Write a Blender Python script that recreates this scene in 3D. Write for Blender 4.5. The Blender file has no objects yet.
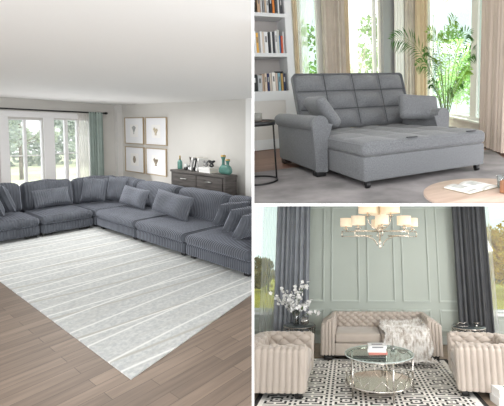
import bpy, bmesh, math, random
from mathutils import Vector, Matrix, noise
random.seed(7)
PI = math.pi
sc = bpy.context.scene
COL = sc.collection
# ---------------------------------------------------------------- camera
FPX, CX, CY = 385.0, 335.0, 162.0
ROT = [[[0.5705, -0.82106, 0.01993], [-0.05126, -0.05981, -0.99689], [0.8197, 0.5677, -0.07621]],
       [[0.89219, -0.45003, -0.03823], [-0.10963, -0.13367, -0.98494], [0.43815, 0.88295, -0.1686]],
       [[0.99945, 0.0332, 0.00219], [-0.00527, 0.22296, -0.97481], [-0.03285, 0.97426, 0.22301]]]
def ortho(m):
    r = [Vector(x) for x in m]
    a = r[2].normalized(); b = (r[0] - a * r[0].dot(a)).normalized(); c = a.cross(b)
    return Matrix((b, c, a))
RI = [ortho(m) for m in ROT]           # room axes -> image axes (right, down, forward)
HC = [2.0, 1.0, 2.0]                   # eye height above each room's floor
EYE = Vector((0, 0, HC[0]))
MW = []
for k in range(3):
    r = RI[0].transposed() @ RI[k]
    m = r.to_4x4(); m.translation = EYE - r @ Vector((0, 0, HC[k]))
    MW.append(m)
cam = bpy.data.cameras.new('camera'); co = bpy.data.objects.new('camera', cam); COL.objects.link(co)
m = Matrix((RI[0][0], -Vector(RI[0][1]), -Vector(RI[0][2]))).transposed().to_4x4(); m.translation = EYE
co.matrix_world = m
cam.sensor_width = 36; cam.sensor_fit = 'HORIZONTAL'; cam.lens = FPX / 504 * 36
cam.shift_x = (252 - CX) / 504; cam.shift_y = (CY - 203) / 504
cam.clip_start = .05; cam.clip_end = 400
sc.camera = co
def ray(k, x, y): return RI[k].transposed() @ Vector((x - CX, y - CY, FPX))
def F(k, x, y, h=0):
    r = ray(k, x, y); t = (h - HC[k]) / r.z; return Vector((r.x * t, r.y * t, h))
def VX(k, x, y, X):
    r = ray(k, x, y); t = X / r.x; return Vector((X, r.y * t, HC[k] + r.z * t))
def VY(k, x, y, Y):
    r = ray(k, x, y); t = Y / r.y; return Vector((r.x * t, Y, HC[k] + r.z * t))
# ---------------------------------------------------------------- materials
def lin(c):
    return tuple(((v / 255) / 12.92 if v / 255 <= .04045 else ((v / 255 + .055) / 1.055) ** 2.4) for v in c) + (1,)
class NT:
    def __init__(s, name):
        s.m = bpy.data.materials.new(name); s.m.use_nodes = True; s.t = s.m.node_tree
        s.b = s.t.nodes['Principled BSDF']; s.out = s.t.nodes['Material Output']
    def n(s, typ, **kw):
        x = s.t.nodes.new(typ)
        for k, v in kw.items():
            if hasattr(x, k): setattr(x, k, v)
            else: x.inputs[k.replace('_', ' ')].default_value = v
        return x
    def l(s, a, b): s.t.links.new(a, b)
    def co(s, scale=(1, 1, 1), rot=(0, 0, 0)):
        c = s.n('ShaderNodeTexCoord'); mp = s.n('ShaderNodeMapping')
        mp.inputs['Scale'].default_value = scale; mp.inputs['Rotation'].default_value = rot
        s.l(c.outputs['Object'], mp.inputs['Vector']); return mp.outputs[0]
    def ramp(s, fac, stops, interp='LINEAR'):
        r = s.n('ShaderNodeValToRGB'); r.color_ramp.interpolation = interp
        e = r.color_ramp.elements
        while len(e) < len(stops): e.new(.5)
        for i, (p, c) in enumerate(stops): e[i].position = p; e[i].color = c
        s.l(fac, r.inputs[0]); return r.outputs[0]
    def mix(s, fac, a, b, mode='MIX'):
        x = s.n('ShaderNodeMix', data_type='RGBA', blend_type=mode)
        for sock, v in ((x.inputs[0], fac), (x.inputs[6], a), (x.inputs[7], b)):
            if hasattr(v, 'is_linked'): s.l(v, sock)
            else: sock.default_value = v
        return x.outputs[2]
    def bump(s, h, strength=.3, dist=.01):
        b = s.n('ShaderNodeBump'); b.inputs['Strength'].default_value = strength; b.inputs['Distance'].default_value = dist
        s.l(h, b.inputs['Height']); s.l(b.outputs[0], s.b.inputs['Normal'])
MATS = {}
def mat(name, rgb=(200, 200, 200), rough=.6, metal=0, var=None, bump=None, sheen=0, scale=(1, 1, 1)):
    """var=(noise scale, +-amount)   bump=(scale, strength, distance)"""
    if name in MATS: return MATS[name]
    t = NT(name); t.b.inputs['Roughness'].default_value = rough; t.b.inputs['Metallic'].default_value = metal
    c = lin(rgb); t.b.inputs['Base Color'].default_value = c
    v = t.co(scale)
    if var:
        nz = t.n('ShaderNodeTexNoise', Scale=var[0], Detail=4.); t.l(v, nz.inputs['Vector'])
        a = var[1]
        lo = tuple(max(0, x * (1 - a)) for x in c[:3]) + (1,); hi = tuple(min(1, x * (1 + a)) for x in c[:3]) + (1,)
        t.l(t.ramp(nz.outputs[0], [(.3, lo), (.7, hi)]), t.b.inputs['Base Color'])
    if bump:
        nz = t.n('ShaderNodeTexNoise', Scale=bump[0], Detail=3.); t.l(v, nz.inputs['Vector'])
        t.bump(nz.outputs[0], bump[1], bump[2])
    if sheen:
        t.b.inputs['Sheen Weight'].default_value = sheen; t.b.inputs['Sheen Roughness'].default_value = .4
    MATS[name] = t.m; return t.m
def cord(name, rgb, axis, period=.045, strength=.7):
    if name in MATS: return MATS[name]
    t = NT(name); c = lin(rgb)
    v = t.co()
    nz = t.n('ShaderNodeTexNoise', Scale=5., Detail=4.); t.l(v, nz.inputs['Vector'])
    t.l(t.ramp(nz.outputs[0], [(.3, tuple(x * .82 for x in c[:3]) + (1,)), (.7, tuple(x * 1.2 for x in c[:3]) + (1,))]), t.b.inputs['Base Color'])
    w = t.n('ShaderNodeTexWave', wave_type='BANDS', bands_direction=axis, wave_profile='SIN')
    w.inputs['Scale'].default_value = 2 * PI / 20 / period; w.inputs['Distortion'].default_value = .6; w.inputs['Detail Scale'].default_value = .6
    t.l(v, w.inputs['Vector']); t.bump(w.outputs['Fac'], strength, period * .3)
    t.b.inputs['Roughness'].default_value = .75; t.b.inputs['Sheen Weight'].default_value = .45; t.b.inputs['Sheen Roughness'].default_value = .35
    t.b.inputs['Sheen Tint'].default_value = (.8, .85, 1, 1)
    MATS[name] = t.m; return t.m
def planks(name, cols, bw, rh, rot=0, rough=.45):
    t = NT(name); v = t.co((1, 1, 1), (0, 0, rot))
    b = t.n('ShaderNodeTexBrick'); b.offset = .37; b.squash = 1
    for k, x in (('Scale', 1.), ('Mortar Size', .0025), ('Brick Width', bw), ('Row Height', rh), ('Bias', 0.)): b.inputs[k].default_value = x
    b.inputs['Color1'].default_value = lin(cols[0]); b.inputs['Color2'].default_value = lin(cols[1]); b.inputs['Mortar'].default_value = lin(cols[2])
    t.l(v, b.inputs['Vector'])
    v2 = t.co((1.2, 14, 1), (0, 0, rot)); nz = t.n('ShaderNodeTexNoise', Scale=1.6, Detail=6.); t.l(v2, nz.inputs['Vector'])
    g = t.ramp(nz.outputs[0], [(.3, (.8, .8, .8, 1)), (.7, (1.18, 1.18, 1.18, 1))])
    t.l(t.mix(1., b.outputs[0], g, 'MULTIPLY'), t.b.inputs['Base Color']); t.b.inputs['Roughness'].default_value = rough
    MATS[name] = t.m; return t.m
def glass(name, tint=(235, 245, 242), gloss=.08):
    t = NT(name); tr = t.n('ShaderNodeBsdfTransparent'); tr.inputs[0].default_value = lin(tint)
    gl = t.n('ShaderNodeBsdfGlossy', Roughness=.03); mx = t.n('ShaderNodeMixShader'); mx.inputs[0].default_value = gloss
    t.l(tr.outputs[0], mx.inputs[1]); t.l(gl.outputs[0], mx.inputs[2]); t.l(mx.outputs[0], t.out.inputs[0]); MATS[name] = t.m; return t.m
def sheer(name, rgb, op=.6):
    t = NT(name); tr = t.n('ShaderNodeBsdfTransparent'); df = t.n('ShaderNodeBsdfDiffuse'); tl = t.n('ShaderNodeBsdfTranslucent')
    df.inputs[0].default_value = lin(rgb); tl.inputs[0].default_value = lin(rgb)
    m1 = t.n('ShaderNodeMixShader'); m1.inputs[0].default_value = .6; t.l(df.outputs[0], m1.inputs[1]); t.l(tl.outputs[0], m1.inputs[2])
    m2 = t.n('ShaderNodeMixShader'); m2.inputs[0].default_value = op; t.l(tr.outputs[0], m2.inputs[1]); t.l(m1.outputs[0], m2.inputs[2])
    t.l(m2.outputs[0], t.out.inputs[0]); MATS[name] = t.m; return t.m
def leafmat(name, rgb, var=.35, trans=.45):
    t = NT(name); v = t.co(); nz = t.n('ShaderNodeTexNoise', Scale=2.5, Detail=3.); t.l(v, nz.inputs['Vector']); c = lin(rgb)
    col = t.ramp(nz.outputs[0], [(.3, tuple(x * (1 - var) for x in c[:3]) + (1,)), (.7, tuple(min(1, x * (1 + var)) for x in c[:3]) + (1,))])
    df = t.n('ShaderNodeBsdfDiffuse'); tl = t.n('ShaderNodeBsdfTranslucent'); t.l(col, df.inputs[0]); t.l(col, tl.inputs[0])
    m1 = t.n('ShaderNodeMixShader'); m1.inputs[0].default_value = trans; t.l(df.outputs[0], m1.inputs[1]); t.l(tl.outputs[0], m1.inputs[2])
    t.l(m1.outputs[0], t.out.inputs[0]); MATS[name] = t.m; return t.m
# ---------------------------------------------------------------- mesh building
def Rz(a): return Matrix.Rotation(a, 3, 'Z')
def Rx(a): return Matrix.Rotation(a, 3, 'X')
def Ry(a): return Matrix.Rotation(a, 3, 'Y')
I3 = Matrix.Identity(3)
class MB:
    def __init__(s): s.v = []; s.f = []; s.mi = []; s.sm = []
    def add(s, vs, fs, mi=0, smooth=False):
        b = len(s.v); s.v += [tuple(v) for v in vs]; s.f += [tuple(b + i for i in f) for f in fs]
        s.mi += [mi] * len(fs); s.sm += [smooth] * len(fs); return s
    def box(s, c, d, R=I3, mi=0):
        c = Vector(c); h = Vector(d) / 2
        vs = [c + R @ Vector((h.x * a, h.y * b, h.z * e)) for e in (-1, 1) for b in (-1, 1) for a in (-1, 1)]
        return s.add(vs, [(0, 2, 3, 1), (4, 5, 7, 6), (0, 1, 5, 4), (2, 6, 7, 3), (0, 4, 6, 2), (1, 3, 7, 5)], mi)
    def b2(s, x0, x1, y0, y1, z0, z1, mi=0):
        return s.box(((x0 + x1) / 2, (y0 + y1) / 2, (z0 + z1) / 2), (x1 - x0, y1 - y0, z1 - z0), mi=mi)
    def rbox(s, c, d, r=.02, n=2, mid=1, fn=None, R=I3, mi=0, smooth=True):
        """rounded box; fn(p, h) may push the points about before it is placed"""
        c = Vector(c); h = Vector(d) / 2; r = min(r, h.x, h.y, h.z)
        def axis(H):
            a = [-H + r - r * math.tan(PI / 4 * (1 - i / n)) for i in range(n)]
            inner = [-H + r + (2 * (H - r)) * i / (mid + 1) for i in range(mid + 2)]
            return a + inner + [-x for x in reversed(a)]
        ax = [axis(h.x), axis(h.y), axis(h.z)]; idx = {}; vs = []; fs = []
        def V(i, j, k):
            if (i, j, k) in idx: return idx[i, j, k]
            p = Vector((ax[0][i], ax[1][j], ax[2][k]))
            q = Vector([max(-h[a] + r, min(h[a] - r, p[a])) for a in range(3)]); d_ = p - q
            if d_.length > 1e-9: p = q + d_.normalized() * r
            if fn: p = Vector(fn(p, h))
            idx[i, j, k] = len(vs); vs.append(c + R @ p); return idx[i, j, k]
        N = [len(a) - 1 for a in ax]
        for i in range(N[0]):
            for j in range(N[1]):
                fs.append((V(i, j, 0), V(i, j + 1, 0), V(i + 1, j + 1, 0), V(i + 1, j, 0)))
                fs.append((V(i, j, N[2]), V(i + 1, j, N[2]), V(i + 1, j + 1, N[2]), V(i, j + 1, N[2])))
        for i in range(N[0]):
            for k in range(N[2]):
                fs.append((V(i, 0, k), V(i + 1, 0, k), V(i + 1, 0, k + 1), V(i, 0, k + 1)))
                fs.append((V(i, N[1], k), V(i, N[1], k + 1), V(i + 1, N[1], k + 1), V(i + 1, N[1], k)))
        for j in range(N[1]):
            for k in range(N[2]):
                fs.append((V(0, j, k), V(0, j, k + 1), V(0, j + 1, k + 1), V(0, j + 1, k)))
                fs.append((V(N[0], j, k), V(N[0], j + 1, k), V(N[0], j + 1, k + 1), V(N[0], j, k + 1)))
        return s.add(vs, fs, mi, smooth)
    def lathe(s, prof, c=(0, 0, 0), n=24, R=I3, mi=0, smooth=True, ring=False):
        c = Vector(c); vs = []; fs = []
        for (r, z) in prof:
            for i in range(n):
                a = 2 * PI * i / n; vs.append(c + R @ Vector((r * math.cos(a), r * math.sin(a), z)))
        if ring: prof = list(prof) + [prof[0]]; vs += vs[:n]
        for j in range(len(prof) - 1):
            for i in range(n):
                k = (i + 1) % n; fs.append((j * n + i, j * n + k, (j + 1) * n + k, (j + 1) * n + i))
        if ring: return s.add(vs, fs, mi, smooth)
        if prof[0][0] > 1e-6: fs.append(tuple(reversed(range(n))))
        if prof[-1][0] > 1e-6: fs.append(tuple((len(prof) - 1) * n + i for i in range(n)))
        return s.add(vs, fs, mi, smooth)
    def cyl(s, c, r, z0, z1, n=24, mi=0, smooth=True):
        b = min(r * .12, abs(z1 - z0) * .2)
        return s.lathe([(r - b, z0), (r, z0 + b), (r, z1 - b), (r - b, z1)], (c[0], c[1], 0), n, mi=mi, smooth=smooth)
    def tube(s, pts, r, n=8, mi=0, caps=True, closed=False):
        pts = [Vector(p) for p in pts]; N = len(pts); vs = []; fs = []; up = None
        for i, p in enumerate(pts):
            a = pts[(i - 1) % N] if (i or closed) else p; b = pts[(i + 1) % N] if (i < N - 1 or closed) else p
            t = (b - a).normalized()
            if up is None: up = Vector((0, 0, 1)) if abs(t.z) < .9 else Vector((1, 0, 0))
            u = (up - t * up.dot(t)).normalized(); up = u; w = t.cross(u); rr = r(i / (N - 1)) if callable(r) else r
            for k in range(n):
                g = 2 * PI * k / n; vs.append(p + (u * math.cos(g) + w * math.sin(g)) * rr)
        for i in range(N if closed else N - 1):
            j = (i + 1) % N
            for k in range(n): l = (k + 1) % n; fs.append((i * n + k, i * n + l, j * n + l, j * n + k))
        if caps and not closed: fs.append(tuple(reversed(range(n)))); fs.append(tuple((N - 1) * n + k for k in range(n)))
        return s.add(vs, fs, mi, True)
    def grid(s, fn, nu, nv, mi=0, smooth=True, cu=False, cv=False):
        """fn(u,v) with u,v in 0..1"""
        A = nu if cu else nu + 1; B = nv if cv else nv + 1
        vs = [fn(i / nu, j / nv) for i in range(A) for j in range(B)]; fs = []
        for i in range(nu):
            for j in range(nv):
                a, b = (i + 1) % A, (j + 1) % B
                fs.append((i * B + j, a * B + j, a * B + b, i * B + b))
        if callable(mi):
            k = 0; base = len(s.v); s.v += [tuple(v) for v in vs]
            for i in range(nu):
                for j in range(nv):
                    s.f.append(tuple(base + q for q in fs[k])); s.mi.append(mi(i, j)); s.sm.append(smooth); k += 1
            return s
        return s.add(vs, fs, mi, smooth)
    def prism(s, poly, z0, z1, mi=0):
        n = len(poly); vs = [(x, y, z0) for x, y in poly] + [(x, y, z1) for x, y in poly]
        return s.add(vs, [tuple(reversed(range(n))), tuple(range(n, 2 * n))] + [(i, (i + 1) % n, n + (i + 1) % n, n + i) for i in range(n)], mi)
    def mesh(s, name, mats):
        me = bpy.data.meshes.new(name); me.from_pydata(s.v, [], s.f)
        for x in (mats if isinstance(mats, (list, tuple)) else [mats]): me.materials.append(x)
        me.polygons.foreach_set('material_index', s.mi); me.polygons.foreach_set('use_smooth', s.sm); me.update(); return me
    def obj(s, name, mats, parent=None, room=0, loc=None, rz=0):
        o = bpy.data.objects.new(name, s.mesh(name, mats)); COL.objects.link(o)
        if parent: o.parent = parent
        else: place(o, room, loc or (0, 0, 0), rz)
        return o
def place(o, room, loc=(0, 0, 0), rz=0, R=None):
    l = (R if R is not None else Rz(rz)).to_4x4(); l.translation = Vector(loc)
    o.matrix_world = MW[room] @ l; o['rm'] = room
def tag(o, label, cat, group=None, kind=None):
    o['label'] = label; o['category'] = cat
    if group: o['group'] = group
    if kind: o['kind'] = kind
    return o
def thing(name, room, loc, label, cat, rz=0, group=None, R=None):
    o = bpy.data.objects.new(name, None); o.empty_display_size = .1; COL.objects.link(o); place(o, room, loc, rz, R)
    return tag(o, label, cat, group)
def struct(mb, name, mats, room, label=None):
    o = mb.obj(name, mats, None, room); o['kind'] = 'structure'
    if label: o['label'] = label
    return o
def dup(root, room, loc, rz=0, label=None, R=None):
    r = root.copy(); COL.objects.link(r); place(r, room, loc, rz, R)
    if label: r['label'] = label
    for ch in list(root.children):
        c = ch.copy(); COL.objects.link(c); c.parent = r
        for g in list(ch.children):
            d = g.copy(); COL.objects.link(d); d.parent = c
    return r
def pillow(w, h, t, seed=0, n=16, pinch=.05):
    """cushion lying in XZ, thickness along Y, centre at origin"""
    mb = MB(); rnd = random.Random(seed); ph = [rnd.uniform(0, 6) for _ in range(4)]
    for side in (1, -1):
        def fn(u, v, side=side):
            a, b = 2 * u - 1, 2 * v - 1
            x = w / 2 * a * (1 - pinch * (1 - b * b)); z = h / 2 * b * (1 - pinch * (1 - a * a))
            e = max(0, (1 - a ** 4) * (1 - b ** 4)) ** .55
            y = side * t / 2 * e * (1 + .07 * math.sin(3 * a + ph[0]) * math.cos(2.5 * b + ph[1])) + .01 * math.sin(5 * a + ph[2]) * e
            return (x, y if side > 0 else y, z)
        g = MB(); g.grid(fn, n, n)
        if side < 0: g.f = [tuple(reversed(f)) for f in g.f]
        mb.add(g.v, g.f, 0, True)
    return mb
def puff(top=.03, front=.0, axis=None):
    def fn(p, h):
        a, b, c = p.x / h.x, p.y / h.y, p.z / h.z; q = p.copy()
        if c > 0: q.z += top * (1 - a * a) * (1 - b * b) * c
        q.y += (front * (1 - a * a) * (1 - c * c)) * (b if abs(b) > .2 else 0)
        q.x += (front * (1 - b * b) * (1 - c * c)) * (a if abs(a) > .2 else 0)
        return q
    return fn
def drape(name, x0, x1, y, z0, z1, folds, amp, m, parent, seed=1, axis='X', thick=True):
    """a hanging curtain panel along X (or Y) with vertical folds"""
    rnd = random.Random(seed); ph = rnd.uniform(0, 6); mb = MB()
    def fn(u, v):
        s_ = x0 + (x1 - x0) * u; k = folds * 2 * PI * (u + .02 * math.sin(9 * u + ph))
        d = amp * (math.sin(k + ph) * (.75 + .25 * math.sin(3.1 * u * 6 + ph)) + .25 * math.sin(2.3 * k + v * 1.2)) * (.7 + .3 * v)
        z = z1 + (z0 - z1) * v
        return (s_, y + d, z) if axis == 'X' else (y + d, s_, z)
    mb.grid(fn, max(24, int(folds * 12)), 10)
    return mb.obj(name, m, parent)
# ================================================================ left room: corduroy sectional
WHITE = mat('white_paint', (236, 236, 234), .6)
def wall_holes(axis, pos, th, a0, a1, z0, z1, holes):
    """wall of boxes: axis 'Y' runs along X at Y=pos..pos+th; holes=(a0,a1,z0,z1)"""
    mb = MB()
    def bx(p, q, r, s_):
        if q - p < 1e-4 or s_ - r < 1e-4: return
        if axis == 'Y': mb.b2(p, q, pos, pos + th, r, s_)
        else: mb.b2(pos, pos + th, p, q, r, s_)
    cur = a0
    for (h0, h1, b, t) in sorted(holes):
        bx(cur, h0, z0, z1); bx(h0, h1, z0, b); bx(h0, h1, t, z1); cur = h1
    bx(cur, a1, z0, z1); return mb
def planar_leaves(mb, n, fn, size, rnd, mi=0):
    for _ in range(n):
        p = Vector(fn()); a = Vector((rnd.gauss(0, 1), rnd.gauss(0, 1), rnd.gauss(0, 1))).normalized()
        b = a.cross(Vector((rnd.gauss(0, 1), rnd.gauss(0, 1), rnd.gauss(0, 1)))).normalized(); s_ = size * rnd.uniform(.6, 1.3)
        mb.add([p - a * s_, p + b * s_ * .55, p + a * s_, p - b * s_ * .55], [(0, 1, 2, 3)], mi)
def tree(room, name, loc, h, crown, n, size, leaf, bark, label, seed, group=None, clumps=9, trunk_r=.075, lean=0):
    rnd = random.Random(seed); t = thing(name, room, loc, label, 'tree', group=group)
    cz, rx, rz_ = crown; mb = MB()
    mb.tube([(0, 0, 0), (lean * .3, .02, h * .3), (lean * .7, -.03, h * .6), (lean, 0, h * .92)], lambda u: trunk_r * (1 - .8 * u), 8)
    cl = [(Vector((lean + rnd.uniform(-1, 1) * rx * .75, rnd.uniform(-1, 1) * rx * .6, cz + rnd.uniform(-1, 1) * rz_ * .75)), rnd.uniform(.3, .55) * rx) for _ in range(clumps)]
    for c, r in cl: mb.tube([(lean * .5, 0, max(.3 * h, c.z - rz_)), (c.x * .5, c.y * .5, c.z - r * .5), c], lambda u: trunk_r * .4 * (1 - .8 * u), 5)
    mb.obj('trunk', bark, t)
    lf = MB()
    def pt():
        c, r = cl[rnd.randrange(len(cl))]
        d = Vector((rnd.gauss(0, 1), rnd.gauss(0, 1), rnd.gauss(0, .9))).normalized() * r * rnd.random() ** .45; return c + d
    planar_leaves(lf, n, pt, size, rnd); lf.obj('foliage', leaf, t); return t

A_CEIL = mat('ceiling_white', (238, 238, 236), .8); A_WALL = mat('grey_wall_paint', (206, 204, 199), .8, var=(3, .015))
A_TRIM = mat('window_white', (240, 240, 240), .45)
struct(MB().b2(-4, 6.6, -2, 11.7, -.06, 0), 'floor_left_room', planks('oak_planks', [(148, 130, 115), (122, 107, 95), (100, 88, 78)], .8, .13), 0)
struct(MB().b2(-4, 6.6, -1, 11.7, 2.66, 2.74), 'ceiling_left_room', A_CEIL, 0)
W1 = (3.07, 3.75, .55, 2.17); W2 = (3.99, 4.86, .55, 2.2)
struct(wall_holes('Y', 11.47, .2, .3, 5.75, 0, 2.66, [W1, W2]), 'wall_left_windows', A_WALL, 0)
struct(MB().b2(5.6, 5.75, 4.9, 11.47, 0, 2.66), 'wall_right_art', A_WALL, 0)
struct(MB().b2(5.47, 5.6, 11.3, 11.47, 0, 2.66), 'trim_corner_post', mat('post_white', (222, 221, 218), .7), 0)
struct(MB().b2(5.46, 5.75, 4.9, VX(0, 245.5, 140, 5.46).y, 0, 2.66), 'wall_door_return', mat('return_white', (236, 236, 234), .7), 0)
struct(MB().b2(5.575, 5.6, 6.12, 11.29, 0, .12), 'baseboard_right_art', WHITE, 0)
struct(MB().b2(.3, 5.46, 11.445, 11.47, 0, .12), 'baseboard_left_windows', WHITE, 0)
# casing + windows
def window(room, n, x0, x1, z0, z1, y, mull, mun, wm, fr=.035, dep=.08, gm=None):
    o = bpy.data.objects.new('window_%d' % n, None); COL.objects.link(o); place(o, room, (0, 0, 0)); o['kind'] = 'structure'
    mb = MB()
    mb.b2(x0, x0 + fr, y, y + dep, z0, z1); mb.b2(x1 - fr, x1, y, y + dep, z0, z1)
    mb.b2(x0 + fr, x1 - fr, y, y + dep, z1 - fr, z1); mb.b2(x0 + fr, x1 - fr, y, y + dep, z0, z0 + fr)
    mb.obj('window_frame', wm, o)
    for (a, b) in mull: MB().b2(a, b, y + .005, y + dep - .005, z0 + fr, z1 - fr).obj('mullion', wm, o)
    for z, t in mun: MB().b2(x0 + fr, x1 - fr, y + .02, y + dep - .03, z - t, z + t).obj('muntin', wm, o)
    MB().b2(x0 + fr, x1 - fr, y + dep * .5, y + dep * .5 + .004, z0 + fr, z1 - fr).obj('pane', gm or glass('window_glass'), o)
    return o
GLARE = sheer('glare_glass', (244, 247, 250), .07)  # white veil mixed into the panes: window glare put into the glass
window(0, 1, *W1[:2], *W1[2:], 11.5, [(3.375, 3.425)], [(1.285, .012)], A_TRIM, .02, .12, GLARE)
window(0, 2, *W2[:2], *W2[2:], 11.5, [(4.24, 4.31), (4.52, 4.57)], [(1.32, .012)], A_TRIM, .02, .12, GLARE)
struct(MB().b2(2.9, 4.9, 11.39, 11.47, 2.22, 2.36).b2(2.9, 3.06, 11.43, 11.47, .5, 2.22).b2(3.76, 3.98, 11.43, 11.47, .5, 2.22).b2(2.9, 4.9, 11.4, 11.47, .48, .54), 'trim_window_casing', A_TRIM, 0)
# curtain rod, sheer, curtain
rod = thing('curtain_rod', 0, (0, 0, 0), 'thin black curtain rod above the left room windows', 'curtain rod')
MB().tube([(1.2, 11.3, 2.4), (5.13, 11.3, 2.4)], .018, 10).obj('pole', mat('black_iron', (45, 45, 47), .4, .6), rod)
MB().lathe([(.0, 0), (.03, .01), (.035, .05), (.02, .08), (0, .085)], (5.13, 11.3, 2.4), 12, Ry(PI / 2)).obj('finial', MATS['black_iron'], rod)
for x in (1.5, 5.09): MB().b2(x - .01, x + .01, 11.3, 11.47, 2.385, 2.415).obj('bracket', MATS['black_iron'], rod)
t = thing('sheer_curtain', 0, (0, 0, 0), 'white translucent sheer curtain beside the green curtain', 'curtain')
drape('cloth', 4.5, 4.8, 11.37, .03, 2.39, 6, .02, sheer('sheer_white', (240, 236, 232), .72), t, 3)
t = thing('window_curtain', 0, (0, 0, 0), 'sage green floor length curtain at the left room corner', 'curtain')
drape('cloth', 4.72, 5.06, 11.27, .03, 2.42, 5, .05, mat('sage_cloth', (164, 178, 172), .8, var=(6, .08)), t, 5)
# rug
def rugmat():
    t = NT('pale_rug'); v = t.co()
    nz = t.n('ShaderNodeTexNoise', Scale=30., Detail=8.); t.l(v, nz.inputs['Vector'])
    base = t.ramp(nz.outputs[0], [(.35, lin((186, 190, 191))), (.65, lin((212, 214, 212)))])
    def lines(period, dist, dsc, lo, w, seed, rot=0.):
        mp = t.co((1, 1, 1), (0, 0, rot)); ad = t.n('ShaderNodeVectorMath', operation='ADD'); ad.inputs[1].default_value = (seed, seed * 2, 0); t.l(mp, ad.inputs[0])
        wv = t.n('ShaderNodeTexWave', wave_type='BANDS', bands_direction='Y', wave_profile='SAW')
        wv.inputs['Scale'].default_value = 2 * PI / 20 / period; wv.inputs['Distortion'].default_value = dist; wv.inputs['Detail Scale'].default_value = dsc; wv.inputs['Detail'].default_value = 1.5
        t.l(ad.outputs[0], wv.inputs['Vector'])
        return t.ramp(wv.outputs[0], [(lo, (0, 0, 0, 1)), (lo + w * .5, (1, 1, 1, 1)), (lo + w, (0, 0, 0, 1))])
    v5 = t.co((.7, 5, 1)); n2 = t.n('ShaderNodeTexNoise', Scale=2., Detail=5.); t.l(v5, n2.inputs['Vector'])
    c = t.mix(t.ramp(n2.outputs[0], [(.45, (0, 0, 0, 1)), (.8, (.6, .6, .6, 1))]), base, lin((190, 190, 186)))
    c = t.mix(lines(.62, 2.2, .55, .3, .10, 3, .12), c, lin((182, 180, 172)))
    c = t.mix(lines(.38, 1.6, .45, .5, .12, 0, -.06), c, lin((240, 241, 238)))
    c = t.mix(lines(.8, 3.0, .4, .6, .06, 7, .1), c, lin((240, 241, 238)))
    t.l(c, t.b.inputs['Base Color']); t.b.inputs['Roughness'].default_value = .95
    n3 = t.n('ShaderNodeTexNoise', Scale=60., Detail=3.); t.l(v, n3.inputs['Vector']); t.bump(n3.outputs[0], .5, .006); return t.m
mb = MB(); mb.prism([(1.5, 2.976), (4.0, 3.62), (3.95, 8.7), (1.54, 8.6)], .001, .014)
tag(mb.obj('area_rug', rugmat(), None, 0), 'large pale grey rug with white wavy lines on plank floor', 'rug')
# sectional modules
G1 = 'corduroy sectional sofa modules'
SC = (76, 80, 88)
CX_ = cord('corduroy_x', SC, 'X'); CY_ = cord('corduroy_y', SC, 'Y'); CZ_ = cord('corduroy_z', SC, 'Z')
FOOT = mat('black_plastic', (28, 28, 28), .5)
def feet(t, x0, x1, y0, y1, z=.07):
    for x in (x0, x1):
        for y in (y0, y1): MB().rbox((x, y, z / 2 + .0135), (.16, .10, z - .004), .01, 1).obj('foot', FOOT, t)
def backc(t, c, L, R, m, th=.3, hh=.52, seed=1):
    rnd = random.Random(seed)
    def fn(p, h):
        a, b, e = p.x / h.x, p.y / h.y, p.z / h.z; q = p.copy()
        q.y += (.05 if b < 0 else 0) * b * (1 - a * a) * (1 - e * e) - .015 * math.cos(a * 2.2 + seed) * (e > 0)
        q.z += .03 * (1 - a * a) * max(0, e) + .008 * math.sin(6 * a + seed); return q
    mb = MB(); mb.rbox(c, (L - .015, th, hh), .1, 4, 5, fn, R); mb.obj('back_cushion', m, t)
def module_R(y0, y1, label, seed):
    t = thing('sofa_module', 0, (0, 0, 0), label, 'sofa', group=G1); yc = (y0 + y1) / 2; L = y1 - y0
    MB().rbox((4.05, yc, .155), (1.12, L - .02, .17), .035, 2).obj('base', CY_, t)
    MB().rbox((3.93, yc, .31), (.93, L - .012, .15), .07, 4, 4, puff(.045, .008)).obj('seat_cushion', CY_, t)
    MB().rbox((4.6, yc, .45), (.16, L - .02, .62), .05, 3).obj('back_frame', CY_, t)
    backc(t, (4.40, yc, .62), L, Rz(-PI / 2) @ Rx(-.2), CY_, seed=seed); feet(t, 3.62, 4.5, y0 + .12, y1 - .12); return t
def module_L(x0, x1, label, seed):
    t = thing('sofa_module', 0, (0, 0, 0), label, 'sofa', group=G1); xc = (x0 + x1) / 2; L = x1 - x0
    MB().rbox((xc, 8.75, .155), (L - .02, 1.16, .17), .035, 2).obj('base', CX_, t)
    MB().rbox((xc, 8.63, .31), (L - .012, .98, .15), .07, 4, 4, puff(.045, .008)).obj('seat_cushion', CX_, t)
    MB().rbox((xc, 9.36, .45), (L - .02, .16, .62), .05, 3).obj('back_frame', CX_, t)
    backc(t, (xc, 9.15, .63), L, Rx(-.2), CX_, seed=seed, hh=.56); feet(t, x0 + .12, x1 - .12, 8.3, 9.3); return t
module_L(1.5, 2.585, 'grey corduroy sofa module at the far left of left room', 4)
module_L(2.595, 3.462, 'grey corduroy sofa module under the windows with one long lumbar pillow', 2)
module_R(6.675, 8.14, 'grey corduroy sofa module just right of the corner, below the framed prints', 3)
module_R(5.225, 6.665, 'grey corduroy sofa module in front of the dark dresser', 5)
module_R(3.775, 5.215, 'grey corduroy sofa module at the right end holding upright cushions', 6)
t = thing('sofa_module', 0, (0, 0, 0), 'grey corduroy corner module of the sectional sofa', 'sofa', group=G1)
MB().rbox((4.06, 8.79, .155), (1.17, 1.26, .17), .035, 2).obj('base', CX_, t)
MB().rbox((3.95, 8.7, .31), (.97, 1.1, .15), .07, 4, 4, puff(.02, .0)).obj('seat_cushion', CX_, t)
MB().rbox((4.6, 8.79, .45), (.16, 1.28, .62), .05, 3).rbox((4.0, 9.36, .45), (1.04, .16, .62), .05, 3).obj('back_frame', CX_, t)
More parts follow.
